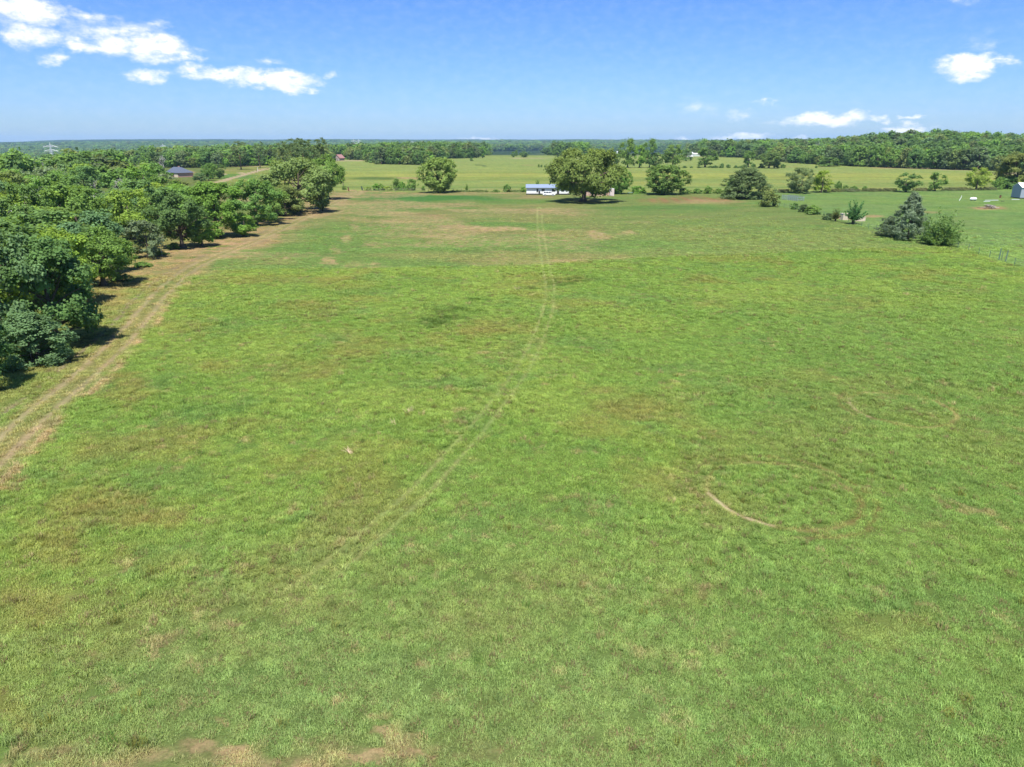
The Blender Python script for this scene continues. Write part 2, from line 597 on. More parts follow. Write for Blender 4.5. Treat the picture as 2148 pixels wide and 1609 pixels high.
def ground(X, Y):
    """returns albedo (N,3), bare-soil mask (N) and broken soil patches (N)"""
    shp = X.shape
    X = X.ravel()
    Y = Y.ravel()
    r = np.hypot(X, Y)
    A = np.degrees(np.arctan2(X, Y))
    n1 = fbm(X, Y, 14, 5, 1)
    n2 = fbm(X, Y, 4.5, 5, 2, .6)
    n3 = fbm(X, Y, 1.3, 4, 3, .6)
    n4 = fbm(X, Y, 50, 3, 4)
    nf = fbm(X, Y, 0.35, 3, 5, .6)
    C = np.zeros((len(X), 3))
    bare = np.zeros(len(X))
    patch = np.zeros(len(X))

    def mix(col, m):
        nonlocal C
        m = np.clip(m, 0, 1)[:, None]
        C = C * (1 - m) + np.asarray(col)[None, :] * m
    C[:] = C_GRASS
    mix(C_GRASS2, sst(.45, .68, n1) * .9)
    mix(C_GRASS3, sst(.5, .72, n2) * .75)
    mix(C_BROWN, sst(.55, .75, fbm(X, Y, 9, 5, 8, .6)) * .55)
    mix(C_NEAR, (1 - sst(18, 44, r)) * .8)
    mix(C_GRASS3, sst(8, 26, A) * (1 - sst(60, 140, r)) * .55)
    # thatch flecks
    th = sst(.62, .78, fbm(X, Y, .9, 4, 21, .62)) * sst(.42, .6, n2)
    mix(C_STRAW, th * .55 * (1 - sst(50, 160, r)))
    bare = np.maximum(bare, th * .25)
    # brown seed heads, broad soft patches
    for k, (cx, cy, rx, ry, st) in enumerate([(250, 1075, 150, 60, .75), (110, 1150, 130, 60, .7), (260, 815, 70, 45, .7), (20, 1500, 50, 60, .55), (1300, 850, 110, 40, .6), (1250, 900, 90, 30, .45), (760, 632, 60, 10, .6),
                                          (640, 650, 90, 20, .45), (560, 588, 110, 12, .5), (700, 600, 90, 14, .4), (400, 690, 60, 20, .4), (360, 1180, 120, 30, .35), (1010, 690, 80, 18, .5), (1690, 790, 60, 16, .3), (1850, 1320, 140, 50, .3),
                                          (560, 1200, 90, 20, .4), (900, 1180, 60, 20, .3), (1430, 1250, 120, 40, .25), (60, 1260, 70, 60, .5)]):
        mix(C_BROWN, ell(X, Y, cx, cy, rx, ry, .7, 50 + k) * st * (0.45 + 0.9 * n3))
    for k, (cx, cy, rx, ry, st) in enumerate([(800, 950, 180, 60, .35), (1200, 760, 120, 30, .3), (500, 640, 80, 16, .4), (1000, 630, 200, 30, .3), (1400, 690, 160, 26, .25), (930, 780, 30, 8, .5), (700, 850, 200, 40, .3)]):
        mix(C_GRASS2 * 1.08, ell(X, Y, cx, cy, rx, ry, .6, 90 + k) * st)
    # dark weed beds
    for k, (cx, cy, rx, ry, st) in enumerate([(1185, 590, 52, 9, 1), (1110, 606, 38, 5, .9), (945, 655, 60, 17, 1), (905, 672, 50, 14, .7), (1000, 632, 34, 7, .8), (870, 680, 60, 20, .4), (1230, 588, 50, 12, .4)]):
        mix(C_WEED, ell(X, Y, cx, cy, rx, ry, .8, 120 + k) * st * .8 * sst(.38, .54, n3))
    # beyond the mowing line: shorter, strawed grass
    dM, sM = poly_dist(X, Y, MOWN)
    ww = (n1 - .5) * 2.5
    beyond = sst(-.5, .7, dM * -sM + ww) if np.median(sM[(np.abs(X) < 40) & (Y > 150) & (Y < 250)] if ((np.abs(X) < 40) & (Y > 150) & (Y < 250)).any() else np.array([-1.0])) < 0 else sst(-.5, .7, dM * sM + ww)
    dF, _s = poly_dist(X, Y, FENCE_R)
    fx = np.interp(Y, [p[1] for p in FENCE_R[::-1]], [p[0] for p in FENCE_R[::-1]])
    inside = 1 - sst(-1, 1, X - fx)
    hy = np.interp(X, [p[0] for p in HEDGE_Y], [p[1] for p in HEDGE_Y])
    front = 1 - sst(-1.5, 1.5, Y - hy)
    strk = fbm(X * .22, Y, 1.6, 4, 61, .6)           # mowing streaks across the view
    strk2 = fbm(X, Y * .2, 2.2, 4, 62, .6)
    lftw = 1 - sst(4, 10, A)
    mB = beyond * front * inside
    mix(srgb(130, 164, 88, KG), mB * .8)
    mix(srgb(160, 166, 100, KG), mB * sst(.42, .62, fbm(X * .35, Y, 12, 4, 63)) * (.35 + .5 * lftw))
    patch = np.maximum(patch, mB * (.40 + .38 * lftw) * sst(.36, .6, fbm(X, Y, 22, 4, 69)))
    patches = [(1000, 480, 110, 9, .95), (940, 498, 80, 10, .9), (1080, 495, 60, 12, .6), (1255, 495, 36, 14, 1), (1312, 489, 30, 7, .9), (1205, 548, 55, 5, .95), (1300, 540, 46, 7, .7), (1340, 466, 40, 4, .5), (1500, 482, 120, 6, .45), (1420, 455, 90, 5, .35),
               (780, 514, 24, 6, .9), (782, 555, 16, 8, .95), (690, 548, 18, 10, 1), (705, 525, 16, 10, .9), (725, 500, 14, 12, .9), (745, 478, 12, 10, .8), (745, 555, 22, 8, .6), (590, 548, 40, 8, .6), (540, 555, 40, 6, .5), (650, 470, 80, 14, .5), (600, 505, 60, 10, .55),
               (860, 450, 140, 6, .35), (1100, 440, 100, 4, .4), (1060, 415, 50, 3, .5), (1000, 428, 80, 3, .4)]
    for k, (cx, cy, rx, ry, st) in enumerate(patches):
        m = ell(X, Y, cx, cy, rx, ry, .75, 150 + k) * st * front
        patch = np.maximum(patch, m)
        mix(C_STRAW, m * .35)
    # tilled strip by the far fence
    tl = ell(X, Y, 1440, 419, 100, 9, .35, 201)
    rows_ = .5 + .5 * np.sin((X * .8 + Y * .6) * 2.2)
    mix(C_RED, tl * (.45 + .5 * rows_))
    mix(C_SOIL, ell(X, Y, 1490, 424, 80, 6, .5, 202) * .55)
    mix(C_LUSH, ell(X, Y, 930, 416, 190, 8, .35, 203) * .9 * front)
    mix(C_LUSH, ell(X, Y, 1400, 437, 200, 5, .35, 204) * .5)
    mix(C_STRAW, ell(X, Y, 1120, 412, 40, 4, .5, 205) * .7)
    # beyond the fence row: hay meadows
    behind = 1 - front
    mix(C_BACK, behind)
    stB = fbm(X * .12, Y, 9, 4, 64, .55)
    mix(C_BACK2, behind * sst(.42, .62, fbm(X * .25, Y, 90, 4, 65)) * .85)
    mix(srgb(178, 184, 96, KG), behind * sst(.5, .68, stB) * .7)
    mix(srgb(122, 154, 78, KG), behind * sst(.52, .7, fbm(X * .1, Y, 24, 4, 66, .55)) * .5)
    mix(C_BACK2, behind * sst(480, 640, r) * .7)
    # lawn on the other side of the fence line
    yard = (1 - inside) * front
    mix(C_LAWN, yard)
    mix(srgb(146, 180, 94, KG), yard * sst(.45, .65, fbm(X * .3, Y, 10, 4, 67)) * .8)
    mix(srgb(122, 162, 90, KG), yard * sst(.55, .7, fbm(X, Y, 5, 4, 68)) * .4)
    tx0 = np.interp(Y, [p[1] for p in TRACK[:-8]], [p[0] for p in TRACK[:-8]])
    mix(srgb(128, 144, 80, KG), sst(16, 24, tx0 - X) * sst(-18.5, -21, A) * (1 - sst(1200, 1400, r)) * .9)
    mix(srgb(160, 174, 88, KG), ell(X, Y, 490, 374, 150, 24, .2, 219) * .95)
    # meadow patches: ditch, sand, banks
    for k, (cx, cy, rx, ry, col, st) in enumerate([(790, 374, 75, 4, srgb(112, 140, 70, KG), .9), (870, 373.5, 45, 2.4, C_SOIL, .8), (705, 376, 24, 3, C_SOIL, .6), (1002, 347, 12, 1.2, srgb(84, 110, 62, KG), 1), (1016, 348, 5, .9, srgb(84, 110, 62, KG), 1),
                                                   (1955, 352.5, 90, 2.6, C_ROAD, .9), (2040, 356, 80, 1.8, C_ROAD, .95), (2110, 364, 40, 2, C_ROAD, .9), (1870, 352, 50, 2.5, C_SOIL, .6), (1110, 331.5, 65, .7, C_ROAD, .9), (735, 336.5, 40, .8, C_ROAD, .9),
                                                   (1500, 329, 60, 1.2, C_STRAW, .6), (1640, 350, 50, 2, C_STRAW, .35), (520, 349, 45, 1.6, C_STRAW, .9), (480, 357, 14, 1.4, C_ROAD, .9), (388, 360, 20, 5, C_STRAW, .8), (560, 380, 60, 14, srgb(164, 176, 86, KG), .8),
                                                   (490, 371, 60, 7, srgb(104, 156, 72, KG), .8), (505, 356, 70, 5, srgb(160, 164, 92, KG), .8), (1106, 346, 20, 1.3, C_STRAW, .6), (222, 408, 20, 12, srgb(150, 180, 90, KG), .9), (90, 373, 40, 4, srgb(160, 186, 104, KG), .9), (280, 360, 20, 6, C_STRAW, .8),
                                                   (1780, 457, 46, 6, C_SOIL, .95), (1830, 454, 24, 3, C_SOIL, .8), (2075, 437, 48, 4, C_SOILR, .9), (1950, 446, 26, 3, C_SOILR, .5)]):
        m = ell(X, Y, cx, cy, rx, ry, .35, 220 + k)
        mix(col, m * st)
    # dirt track along the trees
    dT, sT = poly_dist(X, Y, TRACK)
    wob = (fbm(X, Y, 6, 3, 71) - .5) * 1.4
    side = sT                                              # + on the tree side or field side, checked below
    tree_side = np.where(X < np.interp(Y, [p[1] for p in TRACK[:-8]], [p[0] for p in TRACK[:-8]]), 1, -1)
    dd = dT * tree_side
    strip = sst(-2.5, .5, dd + wob) * (1 - sst(16, 26, dd + wob * 3)) * sst(5, 12, Y) * front * (1 - sst(-2, 3, X + 40)) 
    mix(C_OLIVE, strip * .85)
    mix(srgb(176, 166, 108, KG), strip * sst(.50, .64, fbm(X, Y, 7, 4, 72)) * (.25 + .5 * sst(80, 130, r)))
    mix(C_GRASS, strip * sst(.55, .68, fbm(X, Y, 5, 4, 73)) * .45)
    far_tr = sst(95, 150, r)
    soilz = (1 - sst(4.5, 12, np.abs(dd - 3.5) + wob * 2)) * far_tr * front
    mix(C_SOILR, soilz * sst(.36, .56, .6 * strk + .4 * n2) * .85)
    bare = np.maximum(bare, soilz * .5)
    core = 1 - sst(1.1, 2.2, dT + wob * .5)
    mix(srgb(186, 176, 118, KG), core * (.40 + .35 * sst(.4, .6, n2)))
    rut = np.exp(-((dT - .95 + wob * .2) / .32) ** 2)
    mix(srgb(210, 192, 148, KG), rut * sst(.25, .5, n3 * .6 + n2 * .4) * .85)
    rut2 = np.exp(-((dd - 2.7 + wob * .3) / .30) ** 2)
    mix(srgb(178, 162, 132, KG), rut2 * sst(.4, .56, n3) * .9)
    mix(srgb(198, 176, 128, KG), np.exp(-((dd + 2.2 + wob * .5) / .4) ** 2) * sst(.5, .62, n2) * .8)
    mix(C_OLIVE, np.exp(-(dT / .40) ** 2) * .6)
    mix(srgb(200, 184, 138, KG), np.exp(-((dd + 1.9 + wob * .4) / .22) ** 2) * sst(.4, .6, n2) * .7)
    bare = np.maximum(bare, np.maximum(core * .42, np.maximum(rut, rut2 * .8)))
    dL, _ = poly_dist(X, Y, LANE)
    ln_ = 1 - sst(.8, 2.2, dL)
    mix(C_SOIL, ln_ * (1 - .75 * sst(-60, 0, X)) * .85)
    for pl, w_ in ((DRIVE, 2.2), (DRIVE2, 1.7)):
        dD, _ = poly_dist(X, Y, pl)
        m = 1 - sst(w_ * .8, w_ * 1.3, dD + (n3 - .5) * .8)
        mix(C_ROAD, m * .95)
    # wheel tracks pressed through the grass
    dU, _ = poly_dist(X, Y, UTV)
    pr = np.exp(-((dU - .60) / .20) ** 2)
    fade = (.72 + .28 * sst(.38, .6, fbm(X, Y, 9, 3, 75))) * sst(26, 36, r)
    mix(srgb(184, 200, 120, KG), pr * fade)
    mix(C_STRAW, pr * sst(.52, .66, n3) * .3 * fade)
    bare = np.maximum(bare, pr * 1.15 * fade)
    # ring scars
    for (cx, cy, rx, a0, seed) in ((1638, 1036, 156, 212, 81), (1892, 858, 104, 172, 82)):
        gx, gy = GF(cx, cy)
        Rr = rx * (gy * CP + CAMZ * SP) / FPX
        dr = np.hypot(X - gx, Y - gy) + (fbm(X, Y, 1.6, 3, seed) - .5) * .5
        an = np.degrees(np.arctan2(Y - gy, X - gx)) % 360
        ring = np.exp(-((dr - Rr * .97) / .19) ** 2)
        ring2 = np.exp(-((dr - Rr * 1.16) / .16) ** 2) * sst(.40, .56, fbm(X, Y, 2.5, 3, seed + 9))
        da = np.abs((an - a0 + 180) % 360 - 180)
        strong = (1 - sst(20, 46, da))
        thin = np.exp(-((dr - Rr * .96) / .14) ** 2)
        part = sst(.42, .6, fbm(X, Y, 1.2, 3, seed + 5))
        mix(srgb(148, 142, 82, KG), ring * .9 + ring2 * .7)
        mix(srgb(196, 194, 122, KG), ring * (.1 + .6 * part) + ring2 * part * .4)
        mix(srgb(240, 220, 176, KG), thin * strong * sst(.40, .62, fbm(X, Y, .7, 3, seed + 7) + .42 * strong))
        bare = np.maximum(bare, np.maximum(ring * (.75 + .5 * strong), ring2 * .6))
    # worn strip in the foreground
    for k, (cx, cy, rx, ry, st) in enumerate([(450, 1600, 480, 40, .62), (480, 1570, 70, 34, .85), (460, 1513, 22, 10, .9), (750, 1585, 110, 16, .95), (830, 1540, 50, 26, .8), (800, 1500, 30, 8, .6), (620, 1605, 90, 18, .8), (280, 1590, 90, 18, .7), (110, 1580, 80, 22, .6), (1030, 1590, 60, 26, .5), (960, 1560, 60, 16, .35),
                                              (1160, 1107, 26, 8, .6), (1690, 1130, 30, 8, .4), (1640, 1136, 20, 5, .5), (570, 1168, 14, 5, .6), (180, 1370, 22, 8, .5), (490, 1310, 26, 6, .4), (940, 1295, 20, 6, .4), (1480, 1102, 9, 4, .8), (1480, 1268, 9, 4, .8), (1180, 1332, 8, 4, .7), (90, 1308, 6, 4, .9),
                                              (150, 1105, 14, 5, .5), (1960, 1100, 40, 8, .35), (1700, 1540, 60, 16, .3), (700, 1060, 30, 5, .35), (860, 1110, 24, 6, .4), (330, 960, 40, 6, .3), (1530, 790, 12, 2, .6)]):
        m = ell(X, Y, cx, cy, rx * 1.25, ry * 1.25, .9, 300 + k) * st
        patch = np.maximum(patch, m * 1.05)
        mix(C_STRAW, m * .4)
        bare = np.maximum(bare, m * (.35 + .9 * sst(.4, .55, n3)))
    # woodland floor and the distant wooded land
    wood = sst(1000, 1500, r)
    mix(C_WOOD, wood * sst(.3, .45, fbm(X, Y, 300, 3, 91)))
    far = sst(2600, 3400, r)
    mix(srgb(84, 116, 62, KG) * .8, far)
    mix(srgb(120, 142, 80, KG), far * sst(.66, .74, fbm(X, Y, 420, 3, 92)) * .5)
    v = .86 + .28 * nf
    C *= v[:, None]
    return C.reshape(shp + (3,)), bare.reshape(shp), patch.reshape(shp)


# ------------------------------------------------------------------ ground sheet
def build_ground():
    fine = np.arange(-46, 46.01, 0.125)
    coarse = np.concatenate([np.arange(48, 314, 6.0)])
    azs = np.radians(np.concatenate([fine, coarse]))
    ys = np.concatenate([np.arange(1760, 620, -2.7), np.arange(620, 309, -1.8)])
    ang = np.arctan((ys - 804.5) / FPX) + PITCH
    rs = CAMZ / np.tan(ang)
    rs = np.concatenate([np.array([1.5, 5, 9]), rs[rs > 11], np.geomspace(rs[-1] * 1.02, 13000, 120)])
    na, nr = len(azs), len(rs)
    AA, RR = np.meshgrid(azs, rs)
    X, Y = RR * np.sin(AA), RR * np.cos(AA)
    Z = hgt(X, Y)
    C, bare, patch = ground(X, Y)
    V = np.stack([X, Y, Z], -1).reshape(-1, 3)
    i = np.arange(nr - 1)[:, None]
    j = np.arange(na)[None, :]
    j2 = (j + 1) % na
    F = np.stack([i * na + j, i * na + j2, (i + 1) * na + j2, (i + 1) * na + j], -1).reshape(-1, 4)[:, ::-1]
    me = mesh_np('ground', V, F, smooth=True)
    at = me.attributes.new('albedo', 'FLOAT_COLOR', 'POINT')
    at.data.foreach_set('color', np.concatenate([C.reshape(-1, 3), np.ones((len(V), 1))], 1).astype(np.float32).ravel())
    ab = me.attributes.new('bare', 'FLOAT', 'POINT')
    ab.data.foreach_set('value', bare.astype(np.float32).ravel())
    ab = me.attributes.new('patch', 'FLOAT', 'POINT')
    ab.data.foreach_set('value', patch.astype(np.float32).ravel())
    m = bpy.data.materials.new('field_ground')
    m.use_nodes = True
    nt = m.node_tree
    L = nt.links.new
    b = nt.nodes['Principled BSDF']
    b.inputs['Roughness'].default_value = 1.0
    b.inputs['Specular IOR Level'].default_value = 0.05
    a = nt.nodes.new('ShaderNodeAttribute')
    a.attribute_name = 'albedo'
    g = nt.nodes.new('ShaderNodeNewGeometry')

    def noise(sc, det, ro, stretch=(1, 1, 1)):
        mp = nt.nodes.new('ShaderNodeVectorMath')
        mp.operation = 'MULTIPLY'
        mp.inputs[1].default_value = stretch
        L(g.outputs['Position'], mp.inputs[0])
        n = nt.nodes.new('ShaderNodeTexNoise')
        n.inputs['Scale'].default_value = sc
        n.inputs['Detail'].default_value = det
        n.inputs['Roughness'].default_value = ro
        L(mp.outputs[0], n.inputs['Vector'])
        return n.outputs[0]

    def mrange(x, a0, a1, b0, b1):
        n = nt.nodes.new('ShaderNodeMapRange')
        for k_, v_ in zip(('From Min', 'From Max', 'To Min', 'To Max'), (a0, a1, b0, b1)):
            n.inputs[k_].default_value = v_
        L(x, n.inputs['Value'])
        return n.outputs[0]

    def mul(x, y):
        n = nt.nodes.new('ShaderNodeMath')
        n.operation = 'MULTIPLY'
        L(x, n.inputs[0])
        L(y, n.inputs[1])
        return n.outputs[0]
    nA = noise(7.0, 6, .75)
    nB = noise(.8, 6, .7, (.8, 1, 1))
    nC = noise(.14, 8, .72, (.5, 1, 1))
    nE = noise(.09, 9, .75, (.7, 1, 1))
    f = mul(mul(mrange(nA, .3, .7, .68, 1.3), mrange(nB, .3, .7, .82, 1.2)), mrange(nC, .3, .7, .80, 1.2))
    ap = nt.nodes.new('ShaderNodeAttribute')
    ap.attribute_name = 'patch'
    nD = noise(.55, 10, .8)
    sm_ = nt.nodes.new('ShaderNodeMath')
    sm_.operation = 'MULTIPLY_ADD'
    L(ap.outputs['Fac'], sm_.inputs[0])
    sm_.inputs[1].default_value = .34
    L(nD, sm_.inputs[2])
    pm = nt.nodes.new('ShaderNodeMapRange')
    pm.interpolation_type = 'SMOOTHSTEP'
    pm.inputs['From Min'].default_value = .66
    pm.inputs['From Max'].default_value = .92
    pm.inputs['To Max'].default_value = .95
    L(sm_.outputs[0], pm.inputs['Value'])
    pmx = nt.nodes.new('ShaderNodeMix')
    pmx.data_type = 'RGBA'
    L(pm.outputs[0], pmx.inputs['Factor'])
    L(a.outputs['Color'], pmx.inputs['A'])
    pmx.inputs['B'].default_value = (*srgb(220, 192, 144, KG), 1)
    hmx = nt.nodes.new('ShaderNodeMix')          # dry and lush variation of the turf
    hmx.data_type = 'RGBA'
    hmx.inputs['A'].default_value = (.86, .98, .86, 1)
    hmx.inputs['B'].default_value = (1.22, 1.03, 1.10, 1)
    L(mrange(nE, .36, .64, 0, 1), hmx.inputs['Factor'])
    hv = nt.nodes.new('ShaderNodeVectorMath')
    hv.operation = 'MULTIPLY'
    L(pmx.outputs['Result'], hv.inputs[0])
    L(hmx.outputs['Result'], hv.inputs[1])
    s = nt.nodes.new('ShaderNodeVectorMath')
    s.operation = 'SCALE'
    L(hv.outputs[0], s.inputs[0])
    L(f, s.inputs['Scale'])
    L(s.outputs[0], b.inputs['Base Color'])
    bp = nt.nodes.new('ShaderNodeBump')
    bp.inputs['Strength'].default_value = 0.55
    bp.inputs['Distance'].default_value = 0.25
    ad = nt.nodes.new('ShaderNodeMath')
    ad.operation = 'ADD'
    L(nA, ad.inputs[0])
    L(nB, ad.inputs[1])
    L(ad.outputs[0], bp.inputs['Height'])
    L(bp.outputs[0], b.inputs['Normal'])
    me.materials.append(m)
    o = link('ground', me)
    tag(o, 'green grass field with mown hay meadows reaching to the horizon', 'ground', kind='structure')
    return o


build_ground()


# ------------------------------------------------------------------ scatter helper (only for stuff: grass, woods)
def scatter(name, P, rot, scl, idx, tint, protos, material, label, cat):
    me = bpy.data.meshes.new(name)
    me.vertices.add(len(P))
    me.vertices.foreach_set('co', np.asarray(P, np.float32).ravel())
    for an, ty, key, arr in (('rot', 'FLOAT_VECTOR', 'vector', rot), ('scl', 'FLOAT_VECTOR', 'vector', scl), ('idx', 'INT', 'value', idx), ('tint', 'FLOAT_VECTOR', 'vector', tint)):
        at = me.attributes.new(an, ty, 'POINT')
        at.data.foreach_set(key, np.asarray(arr, np.int32 if ty == 'INT' else np.float32).ravel())
    o = link(name, me)
    ng = bpy.data.node_groups.new(name + '_spread', 'GeometryNodeTree')
    ng.interface.new_socket('Geometry', in_out='INPUT', socket_type='NodeSocketGeometry')
    ng.interface.new_socket('Geometry', in_out='OUTPUT', socket_type='NodeSocketGeometry')
    N = ng.nodes.new
    L = ng.links.new
    gi, go = N('NodeGroupInput'), N('NodeGroupOutput')
    jg = N('GeometryNodeJoinGeometry')

    def attr(nm, ty):
        n = N('GeometryNodeInputNamedAttribute')
        n.data_type = ty
        n.inputs['Name'].default_value = nm
        return n.outputs['Attribute']
    ar, asc, ai = attr('rot', 'FLOAT_VECTOR'), attr('scl', 'FLOAT_VECTOR'), attr('idx', 'INT')
    m2p = N('GeometryNodeMeshToPoints')
    L(gi.outputs[0], m2p.inputs['Mesh'])
    for k, pr in enumerate(protos):
        oi = N('GeometryNodeObjectInfo')
        oi.transform_space = 'ORIGINAL'
        oi.inputs['Object'].default_value = pr
        sm = N('GeometryNodeSetMaterial')
        sm.inputs['Material'].default_value = material
        L(oi.outputs['Geometry'], sm.inputs['Geometry'])
        cp = N('FunctionNodeCompare')
        cp.data_type = 'INT'
        cp.operation = 'EQUAL'
        L(ai, cp.inputs[2])
        cp.inputs[3].default_value = k
        ip = N('GeometryNodeInstanceOnPoints')
        L(m2p.outputs[0], ip.inputs['Points'])
        L(cp.outputs[0], ip.inputs['Selection'])
        L(sm.outputs[0], ip.inputs['Instance'])
        L(ar, ip.inputs['Rotation'])
        L(asc, ip.inputs['Scale'])
        L(ip.outputs[0], jg.inputs[0])
    L(jg.outputs[0], go.inputs[0])
    md = o.modifiers.new('spread', 'NODES')
    md.node_group = ng
    tag(o, label, cat, kind='stuff')
    return o


# ------------------------------------------------------------------ trees
def rnd_unit(rng, n):
    v = rng.normal(size=(n, 3))
    return v / np.linalg.norm(v, axis=1)[:, None]


def norm(v):
    return v / np.maximum(np.linalg.norm(v, axis=1), 1e-6)[:, None]


def leaf_quads(P, Nn, S, rng, T=None, asp=0.55):
    n = len(P)
    if T is None:
        T = rnd_unit(rng, n)
    T = norm(T - Nn * (T * Nn).sum(1)[:, None])
    B = np.cross(Nn, T)
    s = S[:, None]
    bend = Nn * s * rng.uniform(-.25, .25, (n, 1))
    V = np.stack([P - T * s * .6, P + B * s * asp + bend, P + T * s * .6, P - B * s * asp + bend], 1).reshape(-1, 3)
    F = np.arange(4 * n).reshape(n, 4)
    return V, F


PROF = {
    'round': lambda t: np.sqrt(np.clip(1 - (2 * t - 1) ** 2, 0, 1)) ** .9,
    'oak': lambda t: np.where(t < .28, .62 + .38 * (t / .28) ** .7, np.sqrt(np.clip(1 - ((t - .28) / .74) ** 2.2, 0, 1))),
    'dome': lambda t: np.where(t < .32, .40 + .60 * (t / .32) ** .75, np.sqrt(np.clip(1 - ((t - .32) / .70) ** 2.2, 0, 1))),
    'tall': lambda t: np.where(t < .35, .55 + .45 * t / .35, np.sqrt(np.clip(1 - ((t - .35) / .67) ** 2, 0, 1))),
    'cone': lambda t: np.clip(1.02 - t, 0, 1) ** .75,
    'vase': lambda t: .35 + .65 * np.sin(np.clip(t, 0, 1) * 2.2) ** 1.2,
    'mound': lambda t: np.sqrt(np.clip(1.02 - t ** 2.0, 0, 1)),
    'pine': lambda t: np.sqrt(np.clip(1 - (1.7 * t - .75) ** 2, .02, 1)),
}


def make_tree(seed, prof='round', H=12.0, W=10.0, z0=.18, ncl=45, nlf=110, leaf=.42, rc=.19, flat=.92, lob=.22, spray=0.0, asp=.55, limbs=9, tr=.035, bark=None, lean=0.0, upn=.45, stems=1, hollow=.42, boughs=0, br=.17):
    """returns (crown mesh, trunk mesh) for a tree H high and W wide standing at the origin"""
    rng = np.random.default_rng(seed)
    rg = random.Random(seed)
    Rw = W / 2
    ph = rng.uniform(0, 6.28, 6)
    cen, rad = [], []
    tries = 0
    while len(cen) < ncl and tries < ncl * 40:
        tries += 1
        t = rng.uniform(0.02, .97)
        a = rng.uniform(0, 6.2832)
        env = float(PROF[prof](np.array(t)))
        env *= 1 + lob * (math.sin(2 * a + ph[0] + 3 * t) * .5 + math.sin(3 * a + ph[1] - 5 * t) * .5)
        rho = rng.uniform(hollow, 1) ** .6
        c_r = rc * W * rng.uniform(.65, 1.3)
        x = math.cos(a) * env * Rw * rho
        y = math.sin(a) * env * Rw * rho
        sc = max(0.0, 1 - c_r * .8 / max(env * Rw, .01))
        x *= sc + .12
        y *= sc + .12
        z = H * (z0 + (1 - z0) * t)
        z = min(z, H - c_r * flat * .9)
        z = max(z, H * z0 * .6 + c_r * flat * .6)
        p = np.array([x + lean * z, y, z])
        if any(np.linalg.norm((p - q) / np.array([1, 1, .85])) < .55 * max(c_r, r_) for q, r_ in zip(cen[-30:], rad[-30:])) and tries < ncl * 20:
            continue
        cen.append(p)
        rad.append(c_r)
    if boughs:
        # gather the clumps into boughs so that the crown has lobes and gaps
        bc = [cen[i] for i in np.linspace(0, len(cen) - 1, boughs).astype(int)]
        for i in range(len(cen)):
            if rng.uniform() < .82:
                q = bc[rng.integers(0, len(bc))]
                off = rnd_unit(rng, 1)[0] * br * W * rng.uniform(.25, 1) ** .5 * np.array([1, 1, .62])
                p = q + off
                p[2] = min(max(p[2], H * z0 * .6), H - rad[i] * .5)
                cen[i] = p
    PP, NN, SS, TT = [], [], [], []
    for c, cr in zip(cen, rad):
        n = int(nlf * (cr / (rc * W)) ** 1.6 * rng.uniform(.7, 1.2)) + 6
        d = rnd_unit(rng, n)
        d[:, 2] = np.where(d[:, 2] < -.75, -d[:, 2] * .6, d[:, 2])
        rr_ = cr * (rng.uniform(.35, 1.0, n) ** .5)[:, None] * (1 + .30 * rng.normal(size=(n, 1)))
        p = c + d * rr_ * np.array([1, 1, flat])
        out = p - np.array([lean * c[2], 0, H * (z0 + (1 - z0) * .35)])
        nn = norm(d * .8 + norm(out) * .5 + np.array([0, 0, upn]) + rng.normal(size=(n, 3)) * .38)
        PP.append(p)
        NN.append(nn)
        SS.append(leaf * rng.uniform(.6, 1.35, n))
        TT.append(rnd_unit(rng, n) * (1 - spray) + (norm(out * np.array([1, 1, .4])) + np.array([0, 0, .9])) * spray * 1.5)
    P = np.concatenate(PP)
    V, F = leaf_quads(P, np.concatenate(NN), np.concatenate(SS), rng, np.concatenate(TT), asp)
    V[:, 2] = np.maximum(V[:, 2], 0.02)
    crown = mesh_np('crown', V, F, LEAF)
    # trunk and limbs
    mb = MB()
    r0 = tr * H
    for s_ in range(stems):
        ox, oy = (0, 0) if stems == 1 else (rg.uniform(-.06, .06) * W, rg.uniform(-.06, .06) * W)
        top = np.array([lean * H * .75 + rg.uniform(-.05, .05) * W + ox * 3, rg.uniform(-.05, .05) * W + oy * 3, H * (.72 if prof != 'cone' else .9)])
        pts, rd = [], []
        for k in range(8):
            t = k / 7
            w_ = math.sin(t * 3.1) * .02 * W
            pts.append((ox + (top[0] - ox) * t + w_ * math.sin(ph[2]), oy + (top[1] - oy) * t + w_ * math.cos(ph[3]), -.15 + (top[2] + .15) * t))
            flare = 1.0 + 1.0 * max(0, .12 - t) / .12
            rd.append(max(r0 * (1 - t * .85) * flare / (stems ** .5), .015))
        mb.tube(pts, rd, 8)
    order = sorted(range(len(cen)), key=lambda i: rg.random())[:limbs]
    for i in order:
        c = cen[i]
        zb = max(H * z0 * .75, min(c[2] * rg.uniform(.45, .7), H * .6))
        t = min(1, zb / top[2])
        b = np.array([lean * zb, 0, zb])
        mid = b * .45 + c * .55 + np.array([0, 0, .06 * H * rg.uniform(-.4, 1)])
        rb = max(r0 * (1 - t * .8) * .5, .03)
        mb.tube([b, b * .75 + mid * .25 + np.array([0, 0, .01 * H]), mid, c], [rb, rb * .8, rb * .55, rb * .18], 5)
    me = bpy.data.meshes.new('trunk')
    me.from_pydata(mb.v, [], mb.f)
    me.polygons.foreach_set('use_smooth', np.ones(len(me.polygons), bool))
    me.update()
    me.materials.append(bark or BARK)
    return crown, me, H, W


